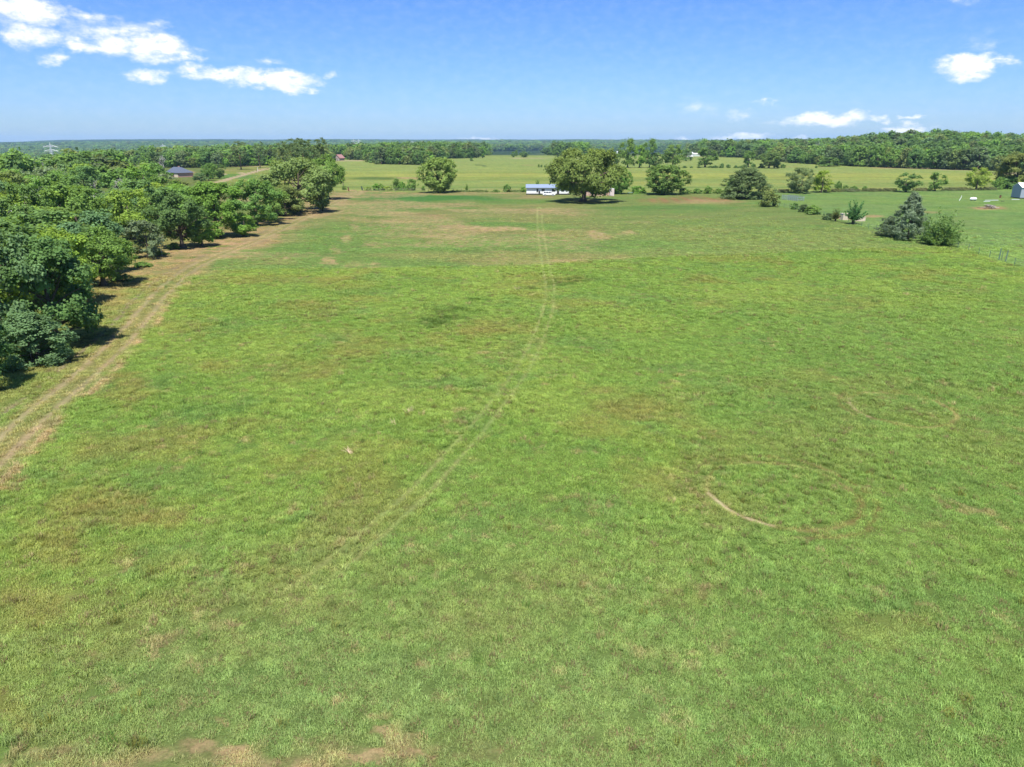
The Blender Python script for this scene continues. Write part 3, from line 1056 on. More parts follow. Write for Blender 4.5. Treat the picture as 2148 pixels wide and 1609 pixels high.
def spray_tree(seed, H, W, nst, leaf, z0=.02, tr=.016, per=34, asp=.22, low=.25):
    """many raised stems with narrow leaves along them"""
    rng = np.random.default_rng(seed)
    mb = MB()
    PP, NN, SS, TT = [], [], [], []
    for k in range(nst):
        a = rng.uniform(0, 6.2832)
        e = math.asin(rng.uniform(low, 1.0) ** .8)
        L_ = rng.uniform(.5, 1.15)
        tip = np.array([math.cos(a) * math.cos(e) * W / 2, math.sin(a) * math.cos(e) * W / 2, math.sin(e) * H]) * L_
        tip[2] = max(tip[2], .08 * H)
        b = np.array([rng.normal() * .03 * W, rng.normal() * .03 * W, z0 * H])
        c = b * .5 + tip * .5 + np.array([0, 0, -.05 * H]) + np.array([tip[0], tip[1], 0]) * .06
        t = rng.uniform(.12, 1.0, per)[:, None]
        p = (1 - t) ** 2 * b + 2 * t * (1 - t) * c + t ** 2 * tip
        dv = norm(2 * (1 - t) * (c - b) + 2 * t * (tip - c))
        sd_ = rnd_unit(rng, per)
        sd_ = norm(sd_ - dv * (sd_ * dv).sum(1)[:, None])
        p = p + sd_ * W * .035 * rng.uniform(.2, 1.2, (per, 1))
        PP.append(p)
        TT.append(norm(dv + sd_ * .7))
        NN.append(norm(np.cross(dv, sd_) + rng.normal(size=(per, 3)) * .5 + np.array([0, 0, .5])))
        SS.append(leaf * rng.uniform(.6, 1.3, per))
        if k < 30:
            r_ = tr * H * rng.uniform(.3, .6)
            mb.tube([b - np.array([0, 0, z0 * H + .1]), b, c * .5 + (b + tip) * .25, tip * .92 + b * .08], [r_ * 1.2, r_, r_ * .6, r_ * .2], 5)
    V, F = leaf_quads(np.concatenate(PP), np.concatenate(NN), np.concatenate(SS), rng, np.concatenate(TT), asp)
    V[:, 2] = np.maximum(V[:, 2], .02)
    me = bpy.data.meshes.new('stem')
    me.from_pydata(mb.v, [], mb.f)
    me.update()
    me.materials.append(BARK)
    return mesh_np('foliage', V, F, LEAF), me, H, W


def dead_tree(seed, H=10.0, W=7.0, material=None, thick=.03):
    rg = random.Random(seed)
    mb = MB()

    def grow(p, d, L, r, lev):
        pts, rd = [p], [r]
        q = p.copy()
        for k in range(4):
            d = (d + Vector((rg.uniform(-1, 1), rg.uniform(-1, 1), rg.uniform(-.2, .6))) * .16).normalized()
            q = q + d * (L / 4)
            pts.append(q.copy())
            rd.append(max(r * (1 - .2 * (k + 1)), .015))
        mb.tube(pts, rd, 6 if lev < 2 else 4)
        if lev < 5:
            for k in range(3):
                a = pts[rg.choice([2, 3, 4])]
                nd = (d + Vector((rg.uniform(-1, 1), rg.uniform(-1, 1), rg.uniform(-.1, .8))) * .85).normalized()
                grow(a, nd, L * rg.uniform(.5, .75), r * .5, lev + 1)
    grow(Vector((0, 0, -.1)), Vector((0, 0, 1)), H * .45, thick * H, 0)
    v = np.array(mb.v)
    v[:, 2] *= H / v[:, 2].max()
    w_ = np.abs(v[:, :2]).max()
    v[:, :2] *= W / 2 / w_
    me = bpy.data.meshes.new('trunk')
    me.from_pydata([tuple(p) for p in v], [], mb.f)
    me.update()
    me.materials.append(material or DEADW)
    return None, me, H, W


DG, MG, YG = (.090, .158, .044), (.120, .200, .046), (.175, .250, .042)
OL, BG, GY = (.140, .182, .056), (.105, .175, .070), (.140, .180, .092)
BRG, PN = (.130, .235, .042), (.095, .130, .052)

# tree kinds, each built once
P_ = {}
for k in range(5):
    P_['mid%d' % k] = make_tree(100 + k, ['round', 'tall', 'oak', 'round', 'tall'][k], ncl=110, nlf=52, leaf=.40, rc=.10, z0=[.12, .14, .16, .08, .10][k], lob=.32, boughs=27, br=.16)
for k in range(4):
    P_['far%d' % k] = make_tree(200 + k, ['round', 'tall', 'mound', 'oak'][k], ncl=52, nlf=26, leaf=.70, rc=.13, z0=[.08, .08, .03, .08][k], limbs=5, lob=.32)
for k in range(2):
    P_['pine%d' % k] = make_tree(300 + k, 'pine', H=22, W=9, z0=.38, ncl=60, nlf=42, leaf=.55, rc=.105, flat=.6, lob=.38, tr=.013, bark=BARKP, asp=.3)
P_['near0'] = make_tree(401, 'oak', ncl=230, nlf=95, leaf=.27, rc=.075, z0=.06, lob=.28, limbs=22, boughs=26, br=.13)
P_['near1'] = make_tree(402, 'round', ncl=230, nlf=95, leaf=.27, rc=.075, z0=.08, lob=.32, limbs=22, boughs=24, br=.13)
P_['near2'] = make_tree(403, 'mound', ncl=200, nlf=90, leaf=.26, rc=.078, z0=.02, lob=.3, limbs=22, stems=4, tr=.02)
P_['near3'] = make_tree(404, 'tall', ncl=220, nlf=90, leaf=.27, rc=.075, z0=.17, lob=.32, limbs=22, boughs=28, br=.13, tr=.04)
P_['oak'] = make_tree(410, 'dome', H=18, W=26, ncl=270, nlf=100, leaf=.50, rc=.062, z0=.16, lob=.20, limbs=30, tr=.05, flat=.9, boughs=60, br=.095)
P_['bigoak'] = make_tree(411, 'oak', H=17, W=22, ncl=210, nlf=85, leaf=.48, rc=.07, z0=.07, lob=.28, limbs=26, tr=.04, boughs=24, br=.12)
P_['cedar'] = make_tree(420, 'cone', H=13, W=13, ncl=230, nlf=62, leaf=.46, rc=.055, z0=.02, lob=.42, spray=.85, asp=.20, limbs=10, tr=.02, upn=.2, hollow=.35)
P_['spray'] = spray_tree(421, 10, 11, 150, .62, low=.06, per=40)
P_['sapling'] = spray_tree(422, 6, 5, 70, .42, z0=.22, low=.2)
for k in range(3):
    P_['bush%d' % k] = make_tree(430 + k, 'mound', H=3, W=4, ncl=52, nlf=40, leaf=.22, rc=.11, z0=.02, lob=.38, limbs=7, stems=3, tr=.025, hollow=.2)
P_['hedge'] = make_tree(440, 'mound', H=1.6, W=8, ncl=110, nlf=26, leaf=.22, rc=.05, z0=.02, flat=.9, lob=.35, limbs=10, stems=4, tr=.03, hollow=.05)
P_['hackberry'] = make_tree(450, 'round', H=14, W=14, ncl=210, nlf=75, leaf=.40, rc=.075, z0=.04, lob=.22, limbs=16, tr=.03, hollow=.3)
P_['willow'] = make_tree(451, 'round', H=11, W=12, ncl=150, nlf=60, leaf=.5, rc=.07, z0=.04, lob=.3, spray=.75, asp=.2, limbs=14, tr=.025, hollow=.25)
P_['dead0'] = dead_tree(460, 11, 8)
P_['dead1'] = dead_tree(461, 12, 7, thick=.022)
P_['snag'] = dead_tree(462, 7, 3, thick=.035)
P_['clump0'] = make_tree(470, 'round', H=12, W=10, ncl=26, nlf=16, leaf=1.15, rc=.17, z0=.02, limbs=3, lob=.3)
P_['clump1'] = make_tree(471, 'tall', H=13, W=9, ncl=26, nlf=16, leaf=1.1, rc=.17, z0=.02, limbs=3, lob=.3)
P_['clump2'] = make_tree(472, 'mound', H=11, W=11, ncl=26, nlf=16, leaf=1.2, rc=.17, z0=.02, limbs=3, lob=.3)

RT = random.Random(77)


def jit(c, s=.12):
    k = 1.42 * (1 + RT.uniform(-s, s))
    return (c[0] * k * (1 + RT.uniform(-s, s) * .7), c[1] * k, c[2] * k * (1 + RT.uniform(-s, s)))


FIRST = {}


def tree(kind, p, H, W, color, label, group=None, name='tree', cat='tree', rz=None, parts=('crown', 'trunk'), Wy=None, jitter=.10):
    crown, trunk, h0, w0 = P_[kind]
    o = thing(name, label, cat, p, RT.uniform(0, 6.28) if rz is None else rz, group)
    o.scale = (W / w0, (Wy or W) / w0, H / h0)
    t = link(parts[1], trunk, o)
    if crown:
        c = link(parts[0], crown, o)
        c.color = (*jit(color, jitter), 1)
        FIRST.setdefault(kind, c)
    return o


def tpx(kind, x, yb, yt, w, color, label, group=None, **kw):
    """tree whose foot is at photo pixel x, yb, whose top is at yt and which is w pixels wide"""
    p = G(x, yb)
    H = ztop(p, x, yt) - p[2]
    W = w * mpp(p)
    return tree(kind, (p[0], p[1], p[2] - .03), max(H, .3), W, color, label, group, **kw)


def shrub(kind, x, yb, h, w, color, label, group=None, **kw):
    kw.setdefault('name', 'shrub')
    kw.setdefault('cat', 'shrub')
    return tpx(kind, x, yb, yb - h, w, color, label, group, parts=('foliage', 'stem'), **kw)


# --- trees along the dirt track
tpx('near0', 120, 722, 500, 178, DG, 'large dark glossy-leaved tree whose crown overhangs the dirt track bend')
tpx('near1', 15, 742, 478, 170, BG, 'tall blue-green tree beside the dark glossy tree by the dirt track')
tpx('near2', 72, 764, 652, 140, BG, 'low bluish many-stemmed tree at the foot of the dark glossy tree')
tpx('near1', -45, 815, 660, 140, DG, 'dark tree shading the verge where the dirt track begins')
tpx('near3', 150, 640, 478, 125, YG, 'bright yellow-green tree rising behind the dark glossy tree')
tpx('near3', 218, 600, 474, 120, MG, 'mid green tree with a dark forked trunk by the track verge')
tpx('mid1', 312, 541, 462, 78, GY, 'small thin grey-brown tree with bare slim trunk beside the verge')
tpx('snag', 340, 537, 490, 16, GY, 'pale leaning bare trunk standing in the verge', name='dead_tree')
tpx('near3', 384, 520, 402, 100, DG, 'dark green tree with a shaded trunk in the track-side row')
tpx('mid0', 424, 516, 462, 58, BRG, 'small rounded bright green tree in front of the track-side row')
tpx('near0', 458, 497, 384, 108, BRG, 'fresh green tree with a pale forked trunk in the track-side row')
tpx('mid3', 512, 496, 450, 58, BRG, 'low bright green tree beside the pale forked trunk')
tpx('near1', 536, 472, 376, 92, MG, 'full mid green tree in the middle of the track-side row')
tpx('mid2', 572, 462, 386, 66, MG, 'medium tree between the full green tree and the drooping olive tree')
tpx('near0', 600, 452, 391, 82, OL, 'drooping olive tree with low boughs over the verge')
tpx('bigoak', 628, 444, 330, 150, OL, 'huge olive-yellow oak, the largest in the track-side row')
tpx('mid3', 676, 442, 404, 34, OL, 'low olive bough-like tree at the foot of the huge olive oak')
tpx('near3', 688, 418, 324, 66, MG, 'dense mid green tree at the end of the track-side row')
tpx('mid2', 664, 424, 372, 46, DG, 'dark tree crowded against the huge olive oak')
shrub('bush0', 722, 398, 9, 12, MG, 'small green shrub at the foot of the wooden utility pole')
for i, (x, yb, yt, w) in enumerate([(598, 386, 296, 34), (618, 380, 291, 40), (640, 384, 290, 42), (660, 380, 292, 38), (680, 382, 288, 34), (628, 374, 289, 34)]):
    tpx('pine%d' % (i % 2), x, yb, yt, w, PN, 'tall dark pine in the clump behind the huge olive oak', 'pines behind the huge oak', name='pine_tree')
tpx('pine0', 506, 356, 295, 32, PN, 'lone tall pine standing above the wood behind the slate-roofed house', name='pine_tree')
tpx('pine1', 546, 352, 303, 26, PN, 'shorter pine above the wood near the end of the gravel drive', name='pine_tree')
for i, (x, yb, yt, w, c) in enumerate([(421, 382, 363, 28, BG), (438, 379, 343, 24, MG), (447, 375.5, 342, 24, MG), (461, 374, 344, 26, DG)]):
    tpx('mid%d' % (i % 4), x, yb, yt, w, c, ['low round blue-green tree beside the gravel drive', 'slim tree next to the low round tree on the house lawn', 'tree in the middle of the clump on the house lawn', 'dark tree on the house lawn beside the pale ground patch'][i], 'trees on the house lawn')

# --- trees and shrubs along the far fence row
FR = 'shrubs along the far fence row'
for i, (x, h, w, c, l) in enumerate([(772, 8, 18, YG, 'low yellow-green shrub next to the short gate post'), (789, 15, 17, BRG, 'rounded bright shrub second from the short gate post'), (800, 15, 13, MG, 'narrow green shrub in the fence row near the gate'),
                                     (813, 9, 22, YG, 'low yellow-green shrub in the dip of the fence row'), (832, 26, 20, MG, 'tallest feathery shrub in the fence row near the gate'), (844, 19, 20, BRG, 'pale green shrub between the feathery and the cone-shaped shrub'),
                                     (864, 25, 23, MG, 'cone-shaped dark shrub in the fence row'), (888, 10, 10, BRG, 'tiny light shrub between cone-shaped shrub and round tree')]):
    shrub('bush%d' % (i % 3), x, 399.5, h, w, c, l, FR)
tpx('hackberry', 921, 404, 331, 74, (.165, .22, .05), 'round light green tree standing alone in the far fence row')
shrub('sapling', 979, 402.5, 18, 9, MG, 'thin sapling alone beyond the round light green tree')
shrub('bush1', 1040, 403, 6, 16, MG, 'low flat shrub in the fence row between thin sapling and small round bush')
shrub('bush2', 1064, 403, 17, 16, MG, 'small round bush in the fence row between sapling and trailer home')
shrub('bush0', 1098, 403, 12, 15, BRG, 'shrub beside the end wall of the white trailer home')
shrub('sapling', 1128, 399, 24, 14, MG, 'sapling rising behind the trailer home roof')
tpx('oak', 1223, 423, 312, 150, (.122, .172, .046), 'great spreading oak with flared trunk standing alone in the field', name='oak_tree', rz=2.4)
tpx('hackberry', 1298, 407, 350, 44, BRG, 'bright green tree half hidden behind the great spreading oak')
shrub('bush0', 1338, 405, 15, 34, BRG, 'bushy shrub between the bright green tree and the dense round tree', FR)
tpx('hackberry', 1394, 408, 346, 84, MG, 'dense round green tree in the fence row behind the tilled strip')
for x, h, w, l in [(1434, 12, 26, 'low shrub next to the dense round green tree'), (1462, 11, 26, 'low shrub in the middle of the hedge behind the tilled strip'), (1484, 17, 22, 'taller shrub in the hedge behind the tilled strip'), (1507, 11, 22, 'low shrub against the great rounded thicket tree')]:
    shrub('bush%d' % (x % 3), x, 406, h, w, MG, l, FR)
tpx('near2', 1566, 417, 351, 94, (.115, .165, .060), 'great rounded grey-green thicket tree reaching to the ground at the field corner')
tpx('near2', 1538, 413, 372, 44, DG, 'dark lower tree at the edge of the great rounded thicket')
shrub('bush1', 1613, 433, 33, 48, (.13, .17, .045), 'round olive shrub at the foot of the great rounded thicket')
tpx('willow', 1677, 405, 351, 62, (.125, .165, .065), 'feathery grey-green tree by the metal cattle pen')
tpx('mid1', 1722, 404, 358, 42, YG, 'yellow-green tree leaning against the feathery grey-green tree')
for x, h, w, l in [(1757, 22, 15, 'tall thin shrub beyond the yellow-green tree'), (1773, 13, 14, 'small dark shrub in the lawn-side fence row'), (1790, 12, 15, 'flat-topped small shrub in the lawn-side fence row'), (1813, 11, 14, 'last small shrub before the open brush strip')]:
    shrub('bush%d' % (x % 3), x, 401, h, w, MG, l, FR)
tpx('mid3', 1900, 403, 362, 48, DG, 'dark full tree in the fence row behind the grey-blue cedar')
tpx('mid1', 1961, 401, 362, 33, MG, 'leaning ragged tree in the fence row between dark full tree and yellow-green tree')
tpx('mid0', 2047, 398, 352, 46, YG, 'yellow-green tree with upright boughs facing the sandy bank')
shrub('bush2', 2092, 397, 26, 26, MG, 'round shrub between yellow-green tree and big tree by the shed')
tpx('near0', 2128, 395, 324, 84, (.125, .16, .045), 'big broad tree behind the grey metal shed')
shrub('bush0', 2118, 396, 26, 52, DG, 'dark spreading shrub under the big broad tree')
HC = (.13, .14, .06)
for i, x in enumerate([965, 1005, 1085, 1640, 1745, 1785, 1830, 1860, 1935, 1995, 2020, 2070]):
    p = G(x, 403 if x < 1300 else (404 if x < 1700 else 403.5 - (x - 1700) * .012))
    m_ = mpp(p)
    tree('hedge', p, .9 + .5 * (x > 1600), 44 * m_, HC if x > 1600 else OL, 'low brown-green brush strip growing along the far fence', 'brush strips along the far fence', name='brush_strip', cat='hedge', rz=RT.choice([0, 3.14]) + RT.uniform(-.05, .05), parts=('foliage', 'stem'), Wy=2.6)

# --- along the fence of the lawn
FL = 'shrubs along the lawn fence'
shrub('bush0', 1666, 439, 14, 18, DG, 'dark shrub first along the lawn fence from the thicket', FL)
shrub('bush1', 1685, 445, 17, 24, (.075, .115, .045), 'grey-green shrub in the row of three along the lawn fence', FL)
shrub('bush2', 1705, 450, 21, 30, MG, 'largest shrub in the row of three along the lawn fence', FL)
shrub('bush0', 1736, 461, 15, 24, (.075, .115, .045), 'low grey-green shrub next to the small cone-shaped cedar', FL)
shrub('sapling', 1752, 464, 28, 24, (.085, .105, .03), 'small cone-shaped brownish cedar by the beige concrete wall')
tpx('sapling', 1790, 470, 418, 48, (.07, .15, .055), 'young dark green sapling with raised boughs in front of the concrete wall')
tpx('cedar', 1903, 501, 402, 112, (.135, .190, .105), 'large blue-grey cedar standing at the lawn fence', name='cedar_tree', rz=1.0)
shrub('cedar', 1862, 496, 44, 56, (.135, .18, .11), 'low blue-grey cedar shrub at the foot of the large cedar')
shrub('spray', 1972, 514, 74, 96, (.11, .17, .05), 'wide green bush with raised feathery boughs beside the large cedar')

# --- second tree line across the meadow
S2 = 'tall trees across the meadow'
for i, (x, yb, yt, w, c, l) in enumerate([(1289, 351, 317, 22, DG, 'slim dark tree at the end of the tall row across the meadow'), (1316, 352, 292, 34, MG, 'tall cottonwood with bare lower trunk across the meadow'), (1341, 352, 305, 30, BRG, 'light green cottonwood between the two tallest cottonwoods'),
                                          (1362, 352, 292, 28, MG, 'tall narrow-topped cottonwood across the meadow'), (1376, 352, 320, 34, DG, 'dark low tree under the tall narrow-topped cottonwood'), (1411, 351, 304, 42, MG, 'broad tree at the open end of the tall row'),
                                          (1440, 338, 314, 26, DG, 'dark tree by the white farm building'), (1479, 351, 311, 40, MG, 'lone ragged tree in the hedge across the meadow'), (1570, 350, 318, 24, MG, 'tree with forked leaning trunk in the hedge across the meadow'), (1612, 353, 318, 44, (.10, .145, .045), 'broad tree with dark base in the hedge across the meadow'),
                                          (1254, 345, 326, 14, DG, 'small dark tree beside the great oak seen across the meadow'), (1738, 349, 330, 50, DG, 'dark round tree where the meadow hedge meets the wood')]):
    tpx(['far1', 'mid1', 'mid4', 'mid1', 'far0', 'mid0', 'far2', 'mid1', 'mid4', 'mid2', 'far0', 'far2'][i], x, yb, yt, w, c, l)
for i, (x, h, w) in enumerate([(1436, 5, 10), (1450, 4, 8), (1500, 6, 14), (1514, 10, 12), (1527, 8, 10), (1543, 6, 9), (1553, 5, 12), (1562, 8, 14), (1580, 10, 10), (1597, 8, 16), (1628, 10, 16), (1642, 9, 12), (1712, 5, 6), (1466, 4, 10), (1490, 5, 10)]):
    shrub('bush%d' % (i % 3), x, 352.5, h, w, DG, 'small dark shrub in the hedge line across the meadow', 'shrubs in the meadow hedge line')
for i, (x, yb, h, w, l) in enumerate([(1077, 330, 12, 10, 'narrow tree by the pale lane in the far pasture'), (1099, 330, 13, 19, 'round tree by the pale lane in the far pasture'), (1110, 324, 7, 10, 'small round tree behind the pale lane'), (1083, 328, 14, 7, 'slim tree touching the narrow tree by the pale lane'),
                                      (1149, 325, 16, 26, 'dark round tree at the back of the far pasture'), (1170, 329, 20, 20, 'spreading thin tree at the back of the far pasture'), (989, 338, 9, 7, 'tiny lone tree on the slope of the far pasture')]):
    tpx('far%d' % (i % 4), x, yb, yb - h, w, DG, l)
for x in (1130, 1136, 1143):
    shrub('bush1', x, 351, 7 - (x - 1130) * .2, 5, DG, 'tiny dark juniper in the open meadow', 'junipers in the meadow', name='juniper')
tpx('dead0', 1567, 349, 330, 18, GY, 'bare forked trunk in front of the meadow hedge tree', name='dead_tree')
tpx('dead1', 2043, 345, 303, 18, GY, 'pale dead tree with forked bare limbs in front of the wooded hill', name='dead_tree')
tpx('snag', 1928, 350, 320, 7, GY, 'pale broken trunk at the foot of the wooded hill', name='dead_tree')
tpx('dead0', 1834, 347, 316, 16, GY, 'bare grey tree at the foot of the hill beyond the bright bush', name='dead_tree')
tpx('dead1', 1706, 342, 292, 16, (.2, .15, .12), 'reddish dying pine at the edge of the wood', name='dead_tree')
shrub('bush0', 1833, 350, 16, 42, BRG, 'bright green mound-shaped bush at the foot of the hill')
tpx('dead0', 264, 425, 372, 46, GY, 'large silvery dead tree spreading over the wood by the grey roof', name='dead_tree')
tpx('dead1', 203, 425, 365, 26, GY, 'silvery half-dead tree with dark trunk beside the small clearing', name='dead_tree')
tpx('dead0', 345, 372, 324, 22, GY, 'bleached bare tree behind the slate-roofed house', name='dead_tree')
tpx('dead1', 97, 372, 335, 10, GY, 'thin bleached tree in the wood below the lattice pylon', name='dead_tree')

# --- front trees of the woods (each an individual), then the woods behind as one mass
EDGE = [(300, 356), (345, 352), (400, 352), (470, 351), (560, 347), (600, 350), (690, 340), (730, 335), (775, 337), (785, 344), (880, 346), (895, 344), (930, 333), (1022, 331), (1028, 318), (1150, 316), (1160, 327), (1236, 325), (1245, 319), (1430, 319), (1440, 327), (1560, 331), (1650, 341), (1730, 346), (1800, 349), (1900, 353), (2000, 356), (2080, 358), (2148, 360), (2260, 363)]


def edge_y(x):
    return float(np.interp(x, [e[0] for e in EDGE], [e[1] for e in EDGE]))


WOODC = [DG, MG, (.095, .165, .05), BRG, OL, PN, (.11, .155, .07)]
n_front = 0
x = 352.0
while x < 2230:
    y = edge_y(x)
    if 1028 < x < 1300 or 1300 < x < 1440:
        x += 14
        continue
    p = G(x, y)
    d = math.hypot(p[0], p[1])
    place = ('behind the slate-roofed house' if x < 585 else 'behind the red-roofed barn' if x < 790 else 'behind the hay meadow' if x < 1030 else 'beyond the meadow hedge line' if x < 1700 else 'at the foot of the wooded hill')
    H = RT.uniform(6, 16)
    if x > 1700:
        H = RT.uniform(7, 18)
    c = RT.choice(WOODC)
    W = RT.uniform(.75, 1.15) * H
    if not (702 < x < 722):
        cn = {DG: 'dark green', MG: 'mid green', BRG: 'bright green', OL: 'olive', PN: 'dark brownish'}.get(c, 'grey-green')
        tree('far%d' % RT.randrange(4), p, H, W, c, '%s tree at the front of the wood %s' % (cn, place), 'front trees of the wood ' + place)
        n_front += 1
    x += W * .62 / mpp(p)

# the wood beyond the track, tree by tree
CLEAR = [(222, 412, 20, 16), (90, 372, 36, 6), (280, 362, 22, 10), (3, 412, 10, 12)]


def in_view_clear(px, py, hpx):
    for cx, cy, rx, ry in CLEAR:
        if abs(px - cx) < rx and (py - hpx) < cy + ry and py > cy - ry:
            return True
    return False


def to_px(p):
    v = np.array([p[0], p[1], p[2] - CAMZ])
    dep = v[1] * CP - v[2] * SP
    up = v[1] * SP + v[2] * CP
    return 1074 + FPX * v[0] / dep, 804.5 - FPX * up / dep


xs_b = [-140, 0, 120, 215, 300, 350, 420, 480]
ys_b = [900, 740, 640, 590, 520, 505, 480, 460]
left_pts = []
tries = 0
while len(left_pts) < 118 and tries < 60000:
    tries += 1
    px, py = RT.uniform(-150, 430), RT.uniform(372, 700)
    if py > np.interp(px, xs_b, ys_b) - 18:
        continue
    if px > 335 and py < 402 + (px - 335) * .25:
        continue
    gx, gy = GF(px, py)
    d = math.hypot(gx, gy)
    if RT.random() > min(1, (d / 420) ** 1.2 + .05) * 1.0:
        continue
    if any((gx - q[0]) ** 2 + (gy - q[1]) ** 2 < 8.4 ** 2 for q in left_pts):
        continue
    H = RT.uniform(8, 13.5)
    lim = np.interp(px, [-200, 250, 300, 335, 350, 380, 410, 440], [300, 300, 338, 345, 372, 392, 398, 396])
    for cx_, cw_, cy_, lm_ in ((264, 24, 425, 402), (203, 14, 425, 398), (228, 26, 431, 426), (40, 18, 462, 458), (10, 24, 500, 494), (345, 14, 372, 352)):
        if abs(px - cx_) < cw_ and py > cy_:
            lim = max(lim, lm_)
    H = min(H, (py - lim) * mpp((gx, gy, 0)))
    if H < 5.5 or in_view_clear(px, py, H / mpp((gx, gy, 0)) * .97):
        continue
    left_pts.append((gx, gy, H, px, py))
for gx, gy, H, px, py in left_pts:
    c = RT.choice([DG, MG, MG, (.10, .175, .05), YG, OL, BG, GY, BRG])
    cn = {DG: 'dark green', MG: 'mid green', YG: 'yellow-green', OL: 'olive', BG: 'blue-green', GY: 'grey-green', BRG: 'bright green'}.get(c, 'deep green')
    d = math.hypot(gx, gy)
    k = 'mid%d' % RT.randrange(5) if d < 320 else 'far%d' % RT.randrange(4)
    tree(k, (gx, gy, float(hgt(gx, gy)) - .05), H, RT.uniform(8.5, 13.5), c, '%s broad-leaved tree in the dense wood beyond the track-side row' % cn, 'trees of the wood beyond the track-side row')

# understorey along the near tree line
for i, (x, yb, h, w) in enumerate([(30, 770, 34, 70), (120, 745, 26, 60), (255, 590, 20, 44), (330, 535, 14, 40), (365, 522, 14, 30), (300, 560, 12, 36)]):
    shrub('bush%d' % (i % 3), x, yb, h, w, MG, ['leafy undergrowth shrub below the bluish many-stemmed tree', 'undergrowth shrub at the foot of the dark glossy tree', 'undergrowth shrub beside the dark forked trunk', 'low weeds shrub around the pale leaning trunk', 'low shrub between pale leaning trunk and dark green tree', 'low shrub under the thin grey-brown tree'][i])


# --- the woods behind, as one mass
def wood_mass():
    rng = np.random.default_rng(9)
    pts, H, W, T = [], [], [], []
    cols = np.array([DG, MG, (.095, .165, .05), BRG, OL, PN, DG, MG, DG, BG])
    r = 300.0
    bands = []
    while r < 6600:
        s = 8.2 + max(0, r - 600) * .0042
        n = int(1.62 * r / s)
        a = np.radians(-46 + 92 * (np.arange(n) + rng.uniform(0, 1, n)) / n)
        rr_ = r + rng.uniform(-.7, .7, n) * s
        bands.append(np.stack([rr_ * np.sin(a), rr_ * np.cos(a), np.full(n, s)], 1))
        r += s * .95
    Q = np.concatenate(bands)
    X, Y, S = Q[:, 0], Q[:, 1], Q[:, 2]
    Z = hgt(X, Y)
    rad_ = np.hypot(X, Y)
    A = np.degrees(np.arctan2(X, Y))
    # forest edge distance per photo column
    ex = np.linspace(300, 2260, 300)
    ea, er = [], []
    for q in ex:
        p = G(q, edge_y(q))
        ea.append(math.degrees(math.atan2(p[0], p[1])))
        er.append(math.hypot(p[0], p[1]) + 7)
    eR = np.interp(A, ea, er, left=395, right=er[-1])
    keep = rad_ > eR
    # clearings and fields inside the woods, more open towards the middle
    open_ = fbm(X, Y, 260, 3, 93)
    mid = (A > -3) & (A < 17)
    keep &= ~((open_ > .60) & mid & (rad_ > 800) & (rad_ < 1700))
    keep &= ~((open_ > .66) & (rad_ > 1500) & (A < 16))
    keep &= ~((A > -31.5) & (A < -22.0) & (rad_ < 395))
    # leave open ground in front of small landmarks seen in the photo
    dep = Y * CP - (Z - CAMZ) * SP
    px = 1074 + FPX * X / dep
    py = 804.5 - FPX * (Y * SP + (Z - CAMZ) * CP) / dep
    for cx, cy, rx, ry in CLEAR:
        keep &= ~((np.abs(px - cx) < rx) & (py - 12 / dep * FPX < cy + ry) & (py > cy - ry))
    for cx, cy, rx in ((1252, 322, 14), (1300, 320, 16), (1448, 322, 14), (712, 334, 18)):
        keep &= ~((np.abs(px - cx) < rx) & (rad_ < math.hypot(*GF(cx, cy)) * 1.05))
    keep &= rng.uniform(size=len(X)) < .97
    X, Y, Z, S = X[keep], Y[keep], Z[keep], S[keep]
    n = len(X)
    tone = fbm(X, Y, 60, 3, 94)
    sp = fbm(X, Y, 34, 3, 96)
    ci = np.clip(((sp - .25) * 2 * len(cols) + rng.normal(size=n) * 1.6), 0, len(cols) - 1).astype(int)
    tint = cols[ci] * rng.uniform(.75, 1.35, (n, 1)) * 1.26 * (.75 + .5 * tone[:, None])
    hs = rng.uniform(.5, 1.3, n) * np.clip(S / 8.2, 1, 1.8) * (.8 + .4 * fbm(X, Y, 120, 2, 95))
    ws = rng.uniform(.8, 1.7, n) * np.clip(S / 9.2, 1, 3.4)
    rot = np.stack([np.zeros(n), np.zeros(n), rng.uniform(0, 6.28, n)], 1)
    scl = np.stack([ws, ws, hs], 1)
    return np.stack([X, Y, Z - .1], 1), rot, scl, rng.integers(0, 3, n), tint, rad_[keep]


# three plain clumps stand at the back of the wood as real trees and lend their crowns to the mass
protos = []
for k, (x, y) in enumerate([(330, 350), (640, 345), (1850, 340)]):
    o = tree('clump%d' % k, G(x, y) + np.array([0, 25, 0]), 12, 10, DG, ['plain dark tree inside the wood behind the bleached bare tree', 'plain dark tree inside the wood behind the pine clump', 'plain dark tree inside the wood at the foot of the hill'][k])
    protos.append(FIRST['clump%d' % k])
P3, rot, scl, idx, tint, rd_ = wood_mass()
hillw = np.degrees(np.arctan2(P3[:, 0], P3[:, 1])) > 17
scatter('wooded_hill', P3[hillw], rot[hillw], scl[hillw], idx[hillw], tint[hillw], protos, LEAF_FAR, 'dense mixed wood covering the hill and its foot', 'wood')
scatter('distant_wood', P3[~hillw], rot[~hillw], scl[~hillw], idx[~hillw], tint[~hillw], protos, LEAF_FAR, 'wide dark green woods receding to the blue ridge', 'wood')
print('wood instances', len(P3), 'front', n_front, 'left', len(left_pts))


